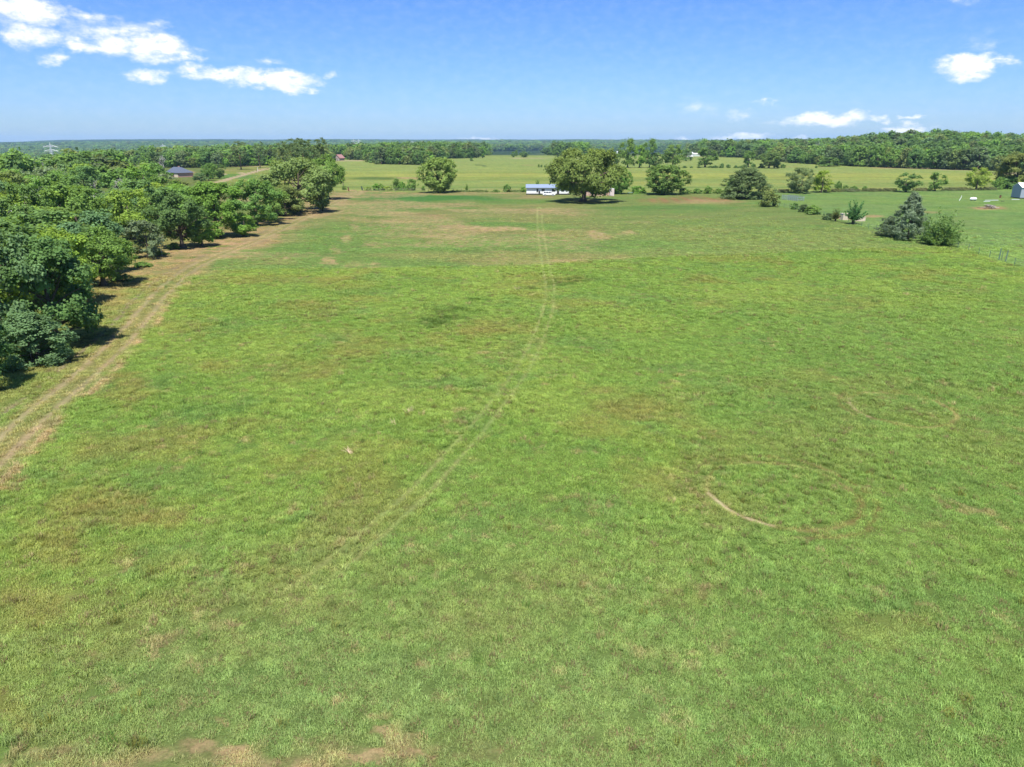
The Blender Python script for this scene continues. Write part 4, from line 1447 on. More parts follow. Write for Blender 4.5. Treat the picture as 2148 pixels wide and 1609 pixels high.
# ------------------------------------------------------------------ grass
def grass_proto(seed, n, rad, h, w):
    rng = np.random.default_rng(seed)
    a = rng.uniform(0, 6.28, n)
    r = rad * np.sqrt(rng.uniform(0, 1, n))
    B = np.stack([r * np.cos(a), r * np.sin(a), np.zeros(n)], 1)
    th = rng.uniform(0, 6.28, n)
    D = np.stack([np.cos(th), np.sin(th), np.zeros(n)], 1)
    S = np.stack([-np.sin(th), np.cos(th), np.zeros(n)], 1)
    hh = h * rng.uniform(.5, 1.2, n)[:, None]
    ln_ = rng.uniform(.3, 1.3, n)[:, None] * hh
    ww = w * rng.uniform(.7, 1.3, n)[:, None]
    up = np.array([0, 0, 1.0])
    V = np.stack([B - S * ww, B + S * ww, B + D * ln_ * .4 + up * hh * .75 + S * ww * .8, B + D * ln_ * .4 + up * hh * .75 - S * ww * .8, B + D * ln_ + up * hh + S * ww * .1, B + D * ln_ + up * hh - S * ww * .1], 1).reshape(-1, 3)
    i = np.arange(n)[:, None] * 6
    F = np.concatenate([i + np.array([[0, 1, 2, 3]]), i + np.array([[3, 2, 4, 5]])], 0)
    return mesh_np('grass_tuft', V, F, LEAF)


gp = []
for k, (n, rad_, h, w) in enumerate([(46, .30, .11, .009), (40, .26, .15, .009), (34, .22, .22, .009)]):
    me = grass_proto(600 + k, n, rad_, h, w)
    p = G([1240, 640, 300][k], [1120, 1010, 1120][k])
    o = link('grass_tuft', me, None, p)
    o.color = (*(C_GRASS * 1.0), 1)
    tag(o, 'small tuft of green grass in the open field', 'grass tuft', 'grass tufts in the field')
    gp.append(o)


def grass_field():
    rng = np.random.default_rng(12)
    Xs, Ys, Ss = [], [], []
    for r0, r1, dens, sc in ((15.5, 30, 30, .9), (30, 50, 19, 1.0), (50, 85, 11, 1.25), (85, 135, 5.5, 1.6), (135, 225, 2.4, 2.1)):
        th = R(62 if r1 < 60 else 50)
        area = th * (r1 * r1 - r0 * r0)
        n = int(area * dens)
        r = np.sqrt(rng.uniform(r0 * r0, r1 * r1, n))
        a = rng.uniform(-th, th, n)
        Xs.append(r * np.sin(a))
        Ys.append(r * np.cos(a))
        Ss.append(np.full(n, sc))
    X, Y, S = np.concatenate(Xs), np.concatenate(Ys), np.concatenate(Ss)
    C, bare, _p = ground(X, Y)
    dM, _ = poly_dist(X, Y, MOWN)
    my = np.interp(X, [p[0] for p in MOWN], [p[1] for p in MOWN])
    keep = rng.uniform(size=len(X)) > bare * 1.3
    over = sst(-.3, .5, Y - my + rng.normal(size=len(X)) * .5) * (1 - .75 * sst(6, 16, np.degrees(np.arctan2(X, Y))))
    keep &= rng.uniform(size=len(X)) > over * .35
    keep &= rng.uniform(size=len(X)) > sst(120, 225, np.hypot(X, Y))
    keep &= bare < .62
    keep &= rng.uniform(size=len(X)) < .45 + 1.0 * fbm(X, Y, 1.2, 3, 401)
    keep &= fbm(X, Y, .8, 2, 402) > .22
    X, Y, S, C, bare, over = X[keep], Y[keep], S[keep], C[keep], bare[keep], over[keep]
    n = len(X)
    h = (.5 + .75 * fbm(X, Y, 3.5, 3, 403)) * (1 - .55 * over)
    weed = (np.abs(C - C_WEED).sum(1) < .06)
    h = h * np.where(weed, 1.7, 1)
    var = rng.uniform(.86, 1.2, (n, 1)) + rng.normal(size=(n, 3)) * .035
    dry = (rng.uniform(size=n) < .04 + .05 * (1 - sst(20, 50, np.hypot(X, Y))))
    T = np.clip(C * var * (np.array([[2.6, 2.36, 2.5]]) + np.array([[.25, .3, .45]]) * (1 - sst(20, 50, np.hypot(X, Y)))[:, None]), .005, 1)
    T[dry] = C_STRAW * 1.35 * rng.uniform(.7, 1.1, (dry.sum(), 1))
    tall = fbm(X, Y, 6, 3, 404)
    idx = np.where(tall > .62, 2, np.where(tall > .48, 1, 0))
    idx = np.where(rng.uniform(size=n) < .2, rng.integers(0, 3, n), idx)
    # taller weeds and seed heads here and there
    wd = rng.uniform(size=n) < .002 + .010 * sst(.58, .72, fbm(X, Y, 7, 3, 405))
    h = h * np.where(wd, rng.uniform(1.2, 2.0, n), 1)
    idx = np.where(wd, 2, idx)
    wc = np.array([srgb(150, 150, 74, KG), srgb(118, 150, 70, KG), srgb(196, 180, 128, KG)])[rng.integers(0, 3, n)] * 2.1
    T = np.where(wd[:, None], wc, T)
    rot = np.stack([rng.normal(size=n) * .06, rng.normal(size=n) * .06, rng.uniform(0, 6.28, n)], 1)
    scl = np.stack([S, S, h * S ** .5], 1)
    P = np.stack([X, Y, hgt(X, Y) - .01], 1)
    scatter('field_grass', P, rot, scl, idx, T, gp, GRASSM, 'short green meadow grass covering the field', 'grass')
    print('grass instances', n)


grass_field()

# dried stalk clumps lying in the field
for k, (x, y, n, L_, tilt, lab) in enumerate([(858, 866, 16, .75, 0, 'bleached dry grass clump with splayed stalks, the most upright one'), (828, 892, 9, .7, -1, 'few thin dry stalks fallen flat beside the splayed clump'), (738, 952, 18, .7, 1, 'pinkish dry grass clump combed to one side'), (1082, 607, 8, .9, 0, 'dry stalk at the edge of the dark weed bed')]):
    rg = random.Random(900 + k)
    p = G(x, y)
    mb = MB()
    for i in range(n):
        a = rg.uniform(0, 6.28) if tilt == 0 else (2.4 + rg.uniform(-.5, .5))
        l = L_ * rg.uniform(.6, 1.15)
        el_ = rg.uniform(.25, 1.2) if tilt == 0 else rg.uniform(.12, .5)
        bx, by = rg.uniform(-.2, .2), rg.uniform(-.12, .12)
        ex, ey, ez = bx + math.cos(a) * l * math.cos(el_), by + math.sin(a) * l * math.cos(el_), l * math.sin(el_)
        mb.tube([(bx, by, -.03), ((bx + ex) / 2, (by + ey) / 2, ez * .62), (ex, ey, ez)], [.012, .011, .006], 4)
    o = mb.build('dry_grass_clump', mat('straw', (.52, .40, .25), var=.25, nscale=9), None, p)
    tag(o, lab, 'dry grass')


# ------------------------------------------------------------------ buildings and small things
WHITE = mat('white_siding', (.78, .78, .77), rough=.6, var=.05, nscale=2)
SLATE = mat('slate_roof', (.085, .10, .135), rough=.6, var=.25, nscale=3)
ROOFB = mat('blue_grey_metal_roof', (.20, .25, .34), rough=.45, var=.12, nscale=2)
BRICK = mat('brick', (.42, .26, .20), rough=.9, var=.35, nscale=9)
CREAM = mat('cream_wall', (.60, .52, .40), rough=.8, var=.1, nscale=3)
DARK = mat('dark_trim', (.035, .033, .032), rough=.7, var=.2)
GREYM = mat('grey_metal', (.30, .34, .39), rough=.45, var=.12, nscale=3)
PALEM = mat('pale_metal', (.62, .64, .66), rough=.5, var=.1, nscale=3)
PINK = mat('pink_brick', (.50, .34, .28), rough=.9, var=.3, nscale=6)
TAN = mat('tan_roof', (.36, .27, .20), rough=.8, var=.25, nscale=4)
REDR = mat('red_roof', (.30, .16, .14), rough=.6, var=.2, nscale=3)
CONC = mat('beige_concrete', (.58, .49, .37), rough=.9, var=.15, nscale=5)
WOODP = mat('weathered_wood', (.17, .13, .10), rough=.9, var=.3, nscale=6)
GREENP = mat('green_paint', (.05, .26, .09), rough=.45, var=.15)
TYRE = mat('tyre', (.025, .025, .026), rough=.9, var=.2)
CARW = mat('white_car_paint', (.80, .80, .80), rough=.25, spec=.5, var=.03)
GLASS = glass_mat()


def window(parent, x0, x1, z0, z1, y, face=-1, frame=WHITE):
    """window in a wall facing -y (face -1) or +y, with frame, pane and sill"""
    w = MB()
    t = .07
    ya, yb = sorted((y + face * .05, y - face * .02))
    for a in ((x0 - t, x0, z0 - t, z1 + t), (x1, x1 + t, z0 - t, z1 + t), (x0, x1, z1, z1 + t), (x0, x1, z0 - t, z0)):
        w.box(a[0], a[1], ya, yb, a[2], a[3])
    f = w.build('window', frame, parent)
    ya, yb = sorted((y + face * .02, y - face * .01))
    MB().box(x0, x1, ya, yb, z0, z1).build('pane', GLASS, f)
    return f


def gable_house(name, label, cat, loc, rz, L, D, hw, hr, wall, roof, over=.4, group=None, windows=(), door=None, skirt=None):
    o = thing(name, label, cat, loc, rz, group)
    a = L / 2
    b = D / 2
    prof = [(-b, 0), (b, 0), (b, hw), (0, hr), (-b, hw)]
    m = MB()
    v = [(-a, p[0], p[1]) for p in prof] + [(a, p[0], p[1]) for p in prof]
    m.add(v, [(0, 1, 2, 3, 4)[::-1], (5, 6, 7, 8, 9), (0, 5, 6, 1)[::-1], (1, 6, 7, 2)[::-1], (4, 9, 5, 0)[::-1], (2, 7, 8, 3)[::-1], (3, 8, 9, 4)[::-1]])
    m.build('wall', wall, o)
    r = MB()
    s = (hr - hw) / b
    e = over
    t = .14
    for sg in (-1, 1):
        x0, x1 = -a - e * .6, a + e * .6
        p0 = (sg * (b + e), hw - s * e + .03)
        p1 = (0, hr + .03)
        vs = []
        for xx in (x0, x1):
            vs += [(xx, p0[0], p0[1]), (xx, p1[0], p1[1]), (xx, p1[0], p1[1] + t), (xx, p0[0], p0[1] + t)]
        r.add(vs, [(0, 1, 2, 3), (7, 6, 5, 4), (0, 4, 5, 1), (1, 5, 6, 2), (2, 6, 7, 3), (3, 7, 4, 0)])
    r.build('roof', roof, o)
    for (x0, x1, z0, z1) in windows:
        window(o, x0, x1, z0, z1, -b)
    if door:
        x0, x1, z0, z1 = door
        d = MB().box(x0, x1, -b - .05, -b + .02, z0, z1).build('door', DARK, o)
        MB().box(x1 - .16, x1 - .08, -b - .11, -b - .05, z0 + .95, z0 + 1.1).build('handle', PALEM, d)
    if skirt:
        MB().box(-a - .05, a + .05, -b - .05, b + .05, -.05, skirt).build('skirting', DARK, o)
    return o


# white trailer home
p = G(1150, 408.5)
gable_house('trailer_home', 'long white trailer home with blue-grey metal roof behind the great oak', 'house', (p[0], p[1] + 2.3, p[2]), R(-2), 17.2, 4.6, 2.75, 3.75, WHITE, ROOFB, over=.5,
            windows=[(-4.6, -3.9, 1.0, 2.3), (-2.6, -1.3, 1.35, 2.25), (1.5, 2.9, 1.2, 2.25), (5.2, 6.4, 1.2, 2.25)], door=(3.5, 4.4, .45, 2.4), skirt=.45)
o = MB().box(-.32, .32, -.06, .06, .55, 1.5).build('wall_planter', DARK, None, (p[0] - 3.55, p[1] - .25, p[2]))
tag(o, 'dark hanging planter box on the white trailer home wall', 'planter')


def car(name, label, loc, rz, body_m, L=4.9, Wd=1.9, H=1.75):
    o = thing(name, label, 'car', loc, rz)
    k = L / 4.9
    lo = [(-2.45, .42), (-2.48, .75), (-2.40, 1.02), (-1.2, 1.06), (.9, 1.06), (1.25, 1.04), (2.2, .93), (2.42, .80), (2.45, .45), (2.3, .33), (-2.3, .33)]
    b = MB().extrude([(x_ * k, z_) for x_, z_ in lo], -Wd / 2, Wd / 2).build('body', body_m, o, bevel=.05)
    cab = [(-2.34, 1.0), (-2.2, 1.62), (-2.0, 1.73), (.1, H), (.35, 1.70), (1.15, 1.03)]
    n = len(cab)
    yi = Wd / 2 - .05
    yt = Wd / 2 - .24
    v = [(x_ * k, -(yi if z_ < 1.2 else yt), z_) for x_, z_ in cab] + [(x_ * k, (yi if z_ < 1.2 else yt), z_) for x_, z_ in cab]
    m = MB()
    m.add(v, [tuple(range(n)), tuple(range(2 * n - 1, n - 1, -1))] + [(i, n + i, n + (i + 1) % n, (i + 1) % n) for i in range(n)])
    m.build('cabin', body_m, o, bevel=.03)
    for sy in (-1, 1):
        for x0, x1, x2, x3 in ((-2.12, -1.28, -1.3, -2.0), (-1.18, -.22, -.26, -1.16), (-.12, .92, .36, -.14)):
            z0, z1 = 1.10, 1.60
            f0 = yi - (yi - yt) * (z0 - 1.03) / .6 + .015
            f1 = yi - (yi - yt) * (z1 - 1.03) / .6 + .02
            m = MB()
            t = .012
            m.add([(x0 * k, sy * f0, z0), (x1 * k, sy * f0, z0), (x2 * k, sy * f1, z1), (x3 * k, sy * f1, z1), (x0 * k, sy * (f0 + t), z0), (x1 * k, sy * (f0 + t), z0), (x2 * k, sy * (f1 + t), z1), (x3 * k, sy * (f1 + t), z1)],
                  [(0, 1, 2, 3), (4, 5, 6, 7), (0, 1, 5, 4), (1, 2, 6, 5), (2, 3, 7, 6), (3, 0, 4, 7)])
            m.build('side_window', GLASS, o)
    m = MB()
    m.add([(1.13 * k, -yi + .08, 1.09), (1.13 * k, yi - .08, 1.09), (.42 * k, yt - .05, 1.66), (.42 * k, -yt + .05, 1.66)], [(0, 1, 2, 3)])
    m.v = [(a_ + .03, b_, c_ + .03) for a_, b_, c_ in m.v]
    m.build('windscreen', GLASS, o)
    m = MB()
    m.add([(-2.36 * k, -yi + .12, 1.12), (-2.36 * k, yi - .12, 1.12), (-2.26 * k, yt - .06, 1.56), (-2.26 * k, -yt + .06, 1.56)], [(0, 1, 2, 3)])
    m.build('rear_window', GLASS, o)
    for x_ in (-1.5, 1.5):
        for sy in (-1, 1):
            y0, y1 = sorted((sy * (Wd / 2 - .2), sy * (Wd / 2 + .02)))
            tw = MB()
            n = 18
            v = [(x_ * k + .37 * math.cos(6.2832 * q / n), yy, .37 + .37 * math.sin(6.2832 * q / n)) for yy in (y0, y1) for q in range(n)]
            tw.add(v, [tuple(range(n)), tuple(range(2 * n - 1, n - 1, -1))] + [(q, n + q, n + (q + 1) % n, (q + 1) % n) for q in range(n)])
            w = tw.build('wheel', TYRE, o)
            yy = sy * (Wd / 2 + .03)
            v = [(x_ * k + .21 * math.cos(6.2832 * q / n), yy, .37 + .21 * math.sin(6.2832 * q / n)) for q in range(n)]
            MB().add(v, [tuple(range(n))]).build('rim', PALEM, w)
    for sy in (-1, 1):
        MB().box(2.36 * k, 2.47 * k, sy * .72 - .16, sy * .72 + .16, .66, .80).build('headlight', PALEM, o)
        MB().box(-2.5 * k, -2.42 * k, sy * .80 - .1, sy * .80 + .1, .72, .95).build('tail_light', REDR, o)
    return o


p = G(1152, 411)
car('parked_car', 'white sport utility car parked against the trailer home', (p[0], p[1] + .6, p[2]), R(-4), CARW)

# low pink building behind the oak
p = G(1254, 410.5)
gable_house('brick_shed', 'low pinkish brick building half hidden behind the oak trunk', 'shed', (p[0], p[1] + 3, p[2]), 0, 10.6, 5, 2.3, 3.0, PINK, TAN, windows=[(-3.2, -2.2, 1.0, 1.9), (0.2, 1.2, 1.0, 1.9)], door=(2.4, 3.3, .05, 2.0))
p = G(1283, 411)
o = thing('storage_box', 'narrow pinkish white storage box standing at the end of the brick building', 'storage box', p, R(10))
MB().box(-.75, .75, -.7, .7, 0, 2.7).build('body', mat('pinkish_white', (.72, .62, .58), var=.06), o, bevel=.03)
MB().box(-.8, .8, -.75, .75, 2.71, 2.8).build('top', WHITE, o)
MB().box(-.5, .5, -.74, -.70, .1, 2.3).build('door', mat('pinkish_white'.replace('white', 'door'), (.62, .52, .48), var=.06), o)
p = G(1322, 407.5)
o = thing('garden_table', 'small greenish-grey table on the grass beyond the storage box', 'table', p)
MB().box(-1.0, 1.0, -.5, .5, .7, .76).build('top', mat('patina_green', (.20, .34, .30)), o)
for sx in (-.85, .85):
    for sy in (-.4, .4):
        MB().box(sx - .04, sx + .04, sy - .04, sy + .04, 0, .7).build('leg', DARK, o)

# slate-roofed brick house with hipped roof
p = G(378, 371)
o = thing('brick_house', 'brick house with dark slate-blue hipped roof and cream gable beside the wood', 'house', p, R(-42))


def hip(mb, L, D, hw, hr, inset, over=.5):
    a, b = L / 2 + over, D / 2 + over
    z = hw - .1
    v = [(-a, -b, z), (a, -b, z), (a, b, z), (-a, b, z), (-a + inset[0], 0, hr), (a - inset[1], 0, hr)]
    mb.add(v, [(0, 1, 5, 4), (2, 3, 4, 5), (1, 2, 5), (3, 0, 4), (3, 2, 1, 0)])


MB().box(-8, 8, -4.5, 4.5, -.1, 2.7).build('wall', BRICK, o)
m = MB()
hip(m, 16, 9, 2.7, 5.7, (1.0, 5.0))
rf = m.build('roof', SLATE, o)
MB().box(-3.5, -2.7, 1.0, 1.8, 4.0, 6.2).build('chimney', BRICK, rf)
m = MB()
m.add([(-8.6, -3.8, 2.65), (-8.6, 3.8, 2.65), (-8.6, 0, 5.3), (-7.6, -3.8, 2.65), (-7.6, 3.8, 2.65), (-7.6, 0, 5.3)], [(0, 2, 1), (3, 4, 5), (0, 1, 4, 3), (1, 2, 5, 4), (2, 0, 3, 5)])
m.build('gable', CREAM, o)
MB().box(2.8, 7.4, -4.62, -4.5, 0, 2.25).build('garage_door', CREAM, o)
for x0 in (-6.8, -4.2, -1.8):
    window(o, x0, x0 + 1.2, .9, 2.1, -4.5)
MB().box(.6, 1.6, -4.58, -4.48, 0, 2.1).build('door', DARK, o)

# mailbox and sign by the drive
p = G(538, 362.5)
o = thing('mailbox', 'dark mailbox on a post where the gravel drive forks', 'mailbox', p)
MB().box(-.06, .06, -.06, .06, -.1, 1.1).build('post', WOODP, o)
MB().box(-.16, .16, -.28, .28, 1.1, 1.45).build('box', DARK, o, bevel=.05)
p = G(541, 359)
o = thing('marker_post', 'thin white marker post behind the mailbox', 'post', p)
MB().box(-.09, .09, -.09, .09, -.1, 2.6).build('post', WHITE, o)
MB().box(-.14, .14, -.14, .14, 2.6, 2.7).build('cap', WHITE, o)

# green farm tractor in the grass beyond the row
p = G(470, 395)
o = thing('tractor', 'small green tractor parked in the grass beyond the tree row', 'tractor', p, R(150))
MB().box(-.2, 1.9, -.4, .4, .75, 1.45).build('hood', GREENP, o, bevel=.08)
MB().box(-1.3, -.2, -.6, .6, .7, 1.2).build('body', GREENP, o, bevel=.05)
MB().box(-1.4, .1, -.85, .85, 2.3, 2.42).build('canopy', GREENP, o, bevel=.04)
for sx in (-1.25, -.02):
    for sy in (-.7, .7):
        MB().box(sx - .04, sx + .04, sy - .04, sy + .04, 1.1, 2.3).build('canopy_post', DARK, o)
for x_, r_, w_ in ((-.9, .75, .4), (1.5, .48, .28)):
    for sy in (-1, 1):
        n = 18
        y0, y1 = sorted((sy * .55, sy * (.55 + w_)))
        v = [(x_ + r_ * math.cos(6.2832 * q / n), yy, r_ + r_ * math.sin(6.2832 * q / n)) for yy in (y0, y1) for q in range(n)]
        MB().add(v, [tuple(range(n)), tuple(range(2 * n - 1, n - 1, -1))] + [(q, n + q, n + (q + 1) % n, (q + 1) % n) for q in range(n)]).build('wheel', TYRE, o)

# roofs glimpsed in the wood
gable_house('cabin', 'house with a low grey roof in the small clearing of the wood', 'house', G(230, 431), R(-8), 9, 7, 2.6, 4.2, CREAM, mat('weathered_grey_roof', (.34, .32, .31), var=.15), windows=[(-3, -1.8, 1, 2)], door=(.5, 1.4, 0, 2.1))
gable_house('white_cottage', 'white-roofed cottage showing between the grey-green trees of the wood', 'house', G(40, 462), R(25), 6, 5, 2.5, 3.8, WHITE, WHITE, windows=[(-2, -1, 1, 2)])
gable_house('brown_cottage', 'cottage with a rusty brown roof in the wood near the white-roofed cottage', 'house', G(8, 500), R(-10), 7, 5, 2.4, 3.6, CREAM, TAN, windows=[(-2, -1, 1, 2)])
gable_house('pale_shed', 'small pale green-white shed deep in the wood', 'shed', G(3, 420), R(12), 5, 5, 2.4, 3.4, PALEM, WHITE, door=(-.5, .5, 0, 2))

# red-roofed barn
p = G(712, 336.5)
o = gable_house('barn', 'open barn with a faded red roof and white posts before the wood', 'barn', p, R(62), 8, 8, 3.2, 6.4, mat('barn_board', (.34, .29, .27), var=.2), REDR, over=1.0)
for sx in (-4.5, -1.5, 1.5, 4.5):
    MB().box(-6.4, -6.1, sx - .15, sx + .15, 0, 2.8).build('post', WHITE, o)
MB().box(-7.0, -4.9, -5.0, 5.0, 2.8, 3.0).build('porch_roof', REDR, o)

# far white farm buildings
gable_house('farm_building', 'long low white farm roof far behind the great oak', 'building', G(1254, 323.5), 0, 12, 8, 3, 5, CREAM, WHITE)
gable_house('farm_building', 'far white house with dark windows beside the tall cottonwood', 'building', G(1298, 322), 0, 14, 9, 4.5, 7, WHITE, PALEM, windows=[(-5, -3.4, 1.2, 3), (-1.5, 0, 1.2, 3), (2, 3.6, 1.2, 3)])
gable_house('farm_building', 'tall white farm building beside the lone ragged tree', 'building', G(1447, 329), R(20), 7, 6, 4.2, 6, WHITE, PALEM, windows=[(-2, -1, 1, 2.6)])
gable_house('farm_building', 'low pale green shed next to the tall white farm building', 'building', G(1461, 328), 0, 9, 6, 3, 4.2, mat('pale_green', (.5, .6, .5)), WHITE)
gable_house('farm_building', 'small white roof among the trees behind the hay meadow', 'building', G(931, 325), 0, 9, 7, 3.6, 5.5, CREAM, WHITE)
gable_house('farm_building', 'tiny pale building behind the pale lane of the far pasture', 'building', G(1016, 320), 0, 10, 8, 4, 6, WHITE, WHITE)

# grey metal shed at the lawn
p = G(2152, 417)
gable_house('metal_shed', 'grey metal shed with white roof and pale band on the lawn', 'shed', (p[0] + 1.2, p[1] + 3, p[2]), R(-6), 6, 6, 4.0, 5.4, GREYM, WHITE, over=.25, skirt=.35)

# brush pile
p = G(2074, 437)
o = thing('brush_pile', 'heap of cut branches lying on a scorched bare patch of lawn', 'brush pile', p)
rg = random.Random(31)
for i in range(34):
    a = rg.uniform(0, 6.28)
    r_ = rg.uniform(0, 1.8)
    cx, cy = r_ * math.cos(a) * 1.1, r_ * math.sin(a) * .8
    z = max(.08, 1.25 - r_ * .62) * rg.uniform(.3, 1)
    b = rg.uniform(0, 3.14)
    l = rg.uniform(.8, 1.7)
    dx, dy, dz = math.cos(b) * l, math.sin(b) * l, rg.uniform(-.35, .35)
    r0 = rg.uniform(.04, .13)
    MB().tube([(cx - dx, cy - dy, max(.05, z - dz)), (cx, cy, z + .08), (cx + dx, cy + dy, max(.05, z + dz))], [r0, r0 * .9, r0 * .6], 6).build('branch', [WOODP, DEADW, BARK][i % 3], o)

# white tank, pipes and small clutter on the lawn
p = G(2041, 421)
o = thing('propane_tank', 'white rounded tank lying on the lawn behind the brush pile', 'tank', p, R(5))
MB().tube([(-1.25, 0, .62), (-1.1, 0, .62), (-.9, 0, .62), (.9, 0, .62), (1.1, 0, .62), (1.25, 0, .62)], [.12, .36, .5, .5, .36, .12], 14).build('body', WHITE, o, smooth=True)
for sx in (-.7, .7):
    MB().box(sx - .08, sx + .08, -.35, .35, 0, .2).build('foot', DARK, o)
MB().tube([(0, 0, 1.1), (0, 0, 1.3)], [.14, .12], 8).build('valve_cap', PALEM, o)
p = G(2014, 421)
o = thing('stand_pipe', 'bent white pipe standing in the lawn near the white tank', 'pipe', p)
MB().tube([(-.35, 0, -.1), (-.1, 0, .5), (.15, 0, 1.1), (.2, 0, 1.55)], [.09, .09, .09, .08], 6).build('pipe', WHITE, o)
MB().tube([(.2, 0, 1.55), (.2, 0, 1.72)], [.14, .12], 8).build('cap', WHITE, o)
for k, (x, y, l, lab) in enumerate([(2080, 420.5, 5.0, 'long pale pipe lying flat on the lawn'), (2070, 423, 2.2, 'short pale board lying behind the brush pile'), (2103, 422.5, 1.4, 'dark scrap with pale edge lying on the lawn'), (2130, 419, 3.0, 'pale strip of scrap lying before the metal shed')]):
    p = G(x, y)
    o = MB().box(-l / 2, l / 2, -.12, .12, 0, .16).build('lawn_scrap', PALEM if k != 2 else DARK, None, p, R([4, -3, 10, 6][k]), bevel=.03)
    tag(o, lab, 'scrap')
p = G(2098, 415)
o = thing('rusty_barrel', 'small rusty barrel standing on the lawn before the shed', 'barrel', p)
MB().tube([(0, 0, 0), (0, 0, .05), (0, 0, .45), (0, 0, .9)], [.3, .31, .33, .31], 14).build('drum', mat('rust', (.16, .07, .04), var=.35, nscale=6), o)
MB().tube([(0, 0, .9), (0, 0, .95)], [.33, .33], 14).build('rim', DARK, o)

# cattle pen of metal panels
p0, p1 = G(1640, 419), G(1672, 422.5)
o = thing('cattle_pen', 'grey metal pen of barred panels on the lawn by the thicket', 'pen', p0, 0)
v = p1 - p0
L_ = math.hypot(v[0], v[1])
o.rotation_euler = (0, 0, math.atan2(v[1], v[0]))
for i in range(9):
    x_ = L_ * i / 8
    MB().box(x_ - .05, x_ + .05, -.05, .05, -.1, 1.75).build('post', GREYM, o)
    MB().box(x_ - .05, x_ + .05, 2.75, 2.85, -.1, 1.75).build('post', GREYM, o)
for z in (.25, .6, .95, 1.3, 1.68):
    MB().box(0, L_, .053, .10, z - .035, z + .035).build('rail', GREYM, o)
    MB().box(0, L_, 2.70, 2.747, z - .035, z + .035).build('rail', GREYM, o)
for x_ in (0, L_):
    for z in (.6, 1.3):
        MB().box(x_ - .03, x_ + .03, .11, 2.69, z - .035, z + .035).build('cross_rail', GREYM, o)

# beige concrete headwall and block behind the sapling
p = G(1802, 464)
o = thing('concrete_wall', 'low beige concrete wall at the dirt pit behind the sapling', 'wall', p, R(-8))
MB().box(-1.9, 1.5, -.15, .15, -.1, 1.0).build('wall', CONC, o, bevel=.03)
MB().box(-2.0, 1.6, -.2, .2, 1.0, 1.1).build('coping', CONC, o, bevel=.02)
p = G(1770, 461)
o = thing('concrete_block', 'tan concrete block with a grey face beside the small cone-shaped cedar', 'block', p, R(12))
MB().box(-.8, .8, -.7, .7, -.1, 1.6).build('block', CONC, o, bevel=.05)
MB().box(-.85, .85, -.75, .75, 1.6, 1.7).build('lid', CREAM, o)

# utility pole and gate posts
p = G(721, 396)
o = thing('utility_pole', 'tall wooden utility pole by the field gate', 'pole', p)
H_ = ztop(p, 717, 351) - p[2]
MB().tube([(0, 0, -.3), (-.25, 0, H_ * .5), (-.55, 0, H_)], [.19, .17, .13], 8).build('pole', WOODP, o)
MB().tube([(-.55, 0, H_), (-.555, 0, H_ + .12)], [.15, .12], 8).build('cap', DARK, o)
for x, y, h, lab, c, r_ in ((733, 401, 8, 'leaning rusty brown gate post beside the lane', mat('rust', (.16, .07, .04)), .25), (761, 399, 7.5, 'short dark green gate post at the start of the fence row', mat('dark_green_post', (.05, .10, .06)), .3)):
    p = G(x, y)
    hh = h * mpp(p)
    o = thing('gate_post', lab, 'post', p)
    MB().tube([(-.2, 0, -.2), (-.35, 0, hh * .6), (-.5, 0, hh)], [r_, r_ * .95, r_ * .9], 8).build('post', c, o)
    MB().tube([(-.5, 0, hh), (-.5, 0, hh + .06)], [r_ * 1.1, r_ * .9], 8).build('cap', DARK, o)

# wire fence between field and lawn
TPOST = mat('fence_post', (.12, .19, .15), var=.2)
WIRE = mat('fence_wire', (.28, .28, .27), rough=.5, var=.1)
fp = np.array(FENCE_R)
seg = np.hypot(*np.diff(fp, axis=0).T)
cs = np.concatenate([[0], np.cumsum(seg)])
p0 = np.array([np.interp(0, cs, fp[:, 0]), np.interp(0, cs, fp[:, 1])])
o = thing('wire_fence', 'thin wire fence on slim metal posts between field and lawn', 'fence', (p0[0], p0[1], float(hgt(*p0))))
posts = []
s = 0.0
while s < cs[-1]:
    q = np.array([np.interp(s, cs, fp[:, 0]), np.interp(s, cs, fp[:, 1])])
    posts.append((q[0] - p0[0], q[1] - p0[1], float(hgt(*q)) - float(hgt(*p0))))
    s += 4.2
for k, q in enumerate(posts):
    h = 1.25 if k % 5 else 1.7
    MB().box(q[0] - .03, q[0] + .03, q[1] - .03, q[1] + .03, q[2] - .2, q[2] + h).build('post', TPOST, o)
for z in (.35, .75, 1.12):
    MB().tube([(q[0], q[1], q[2] + z) for q in posts], [.008] * len(posts), 4).build('wire', WIRE, o)
for x, y, lab in ((2095, 545, 'stout green fence post standing first beside the lawn fence'), (2109, 549, 'stout green fence post leaning second beside the lawn fence')):
    p = G(x, y)
    o = thing('corner_post', lab, 'post', p)
    MB().tube([(0, 0, -.2), (.03, 0, 1.0), (.07 if x > 2100 else 0, 0, 1.95)], [.09, .09, .08], 8).build('post', TPOST, o)
    MB().tube([(.07 if x > 2100 else 0, 0, 1.95), (.07 if x > 2100 else 0, 0, 2.0)], [.1, .08], 8).build('cap', TPOST, o)

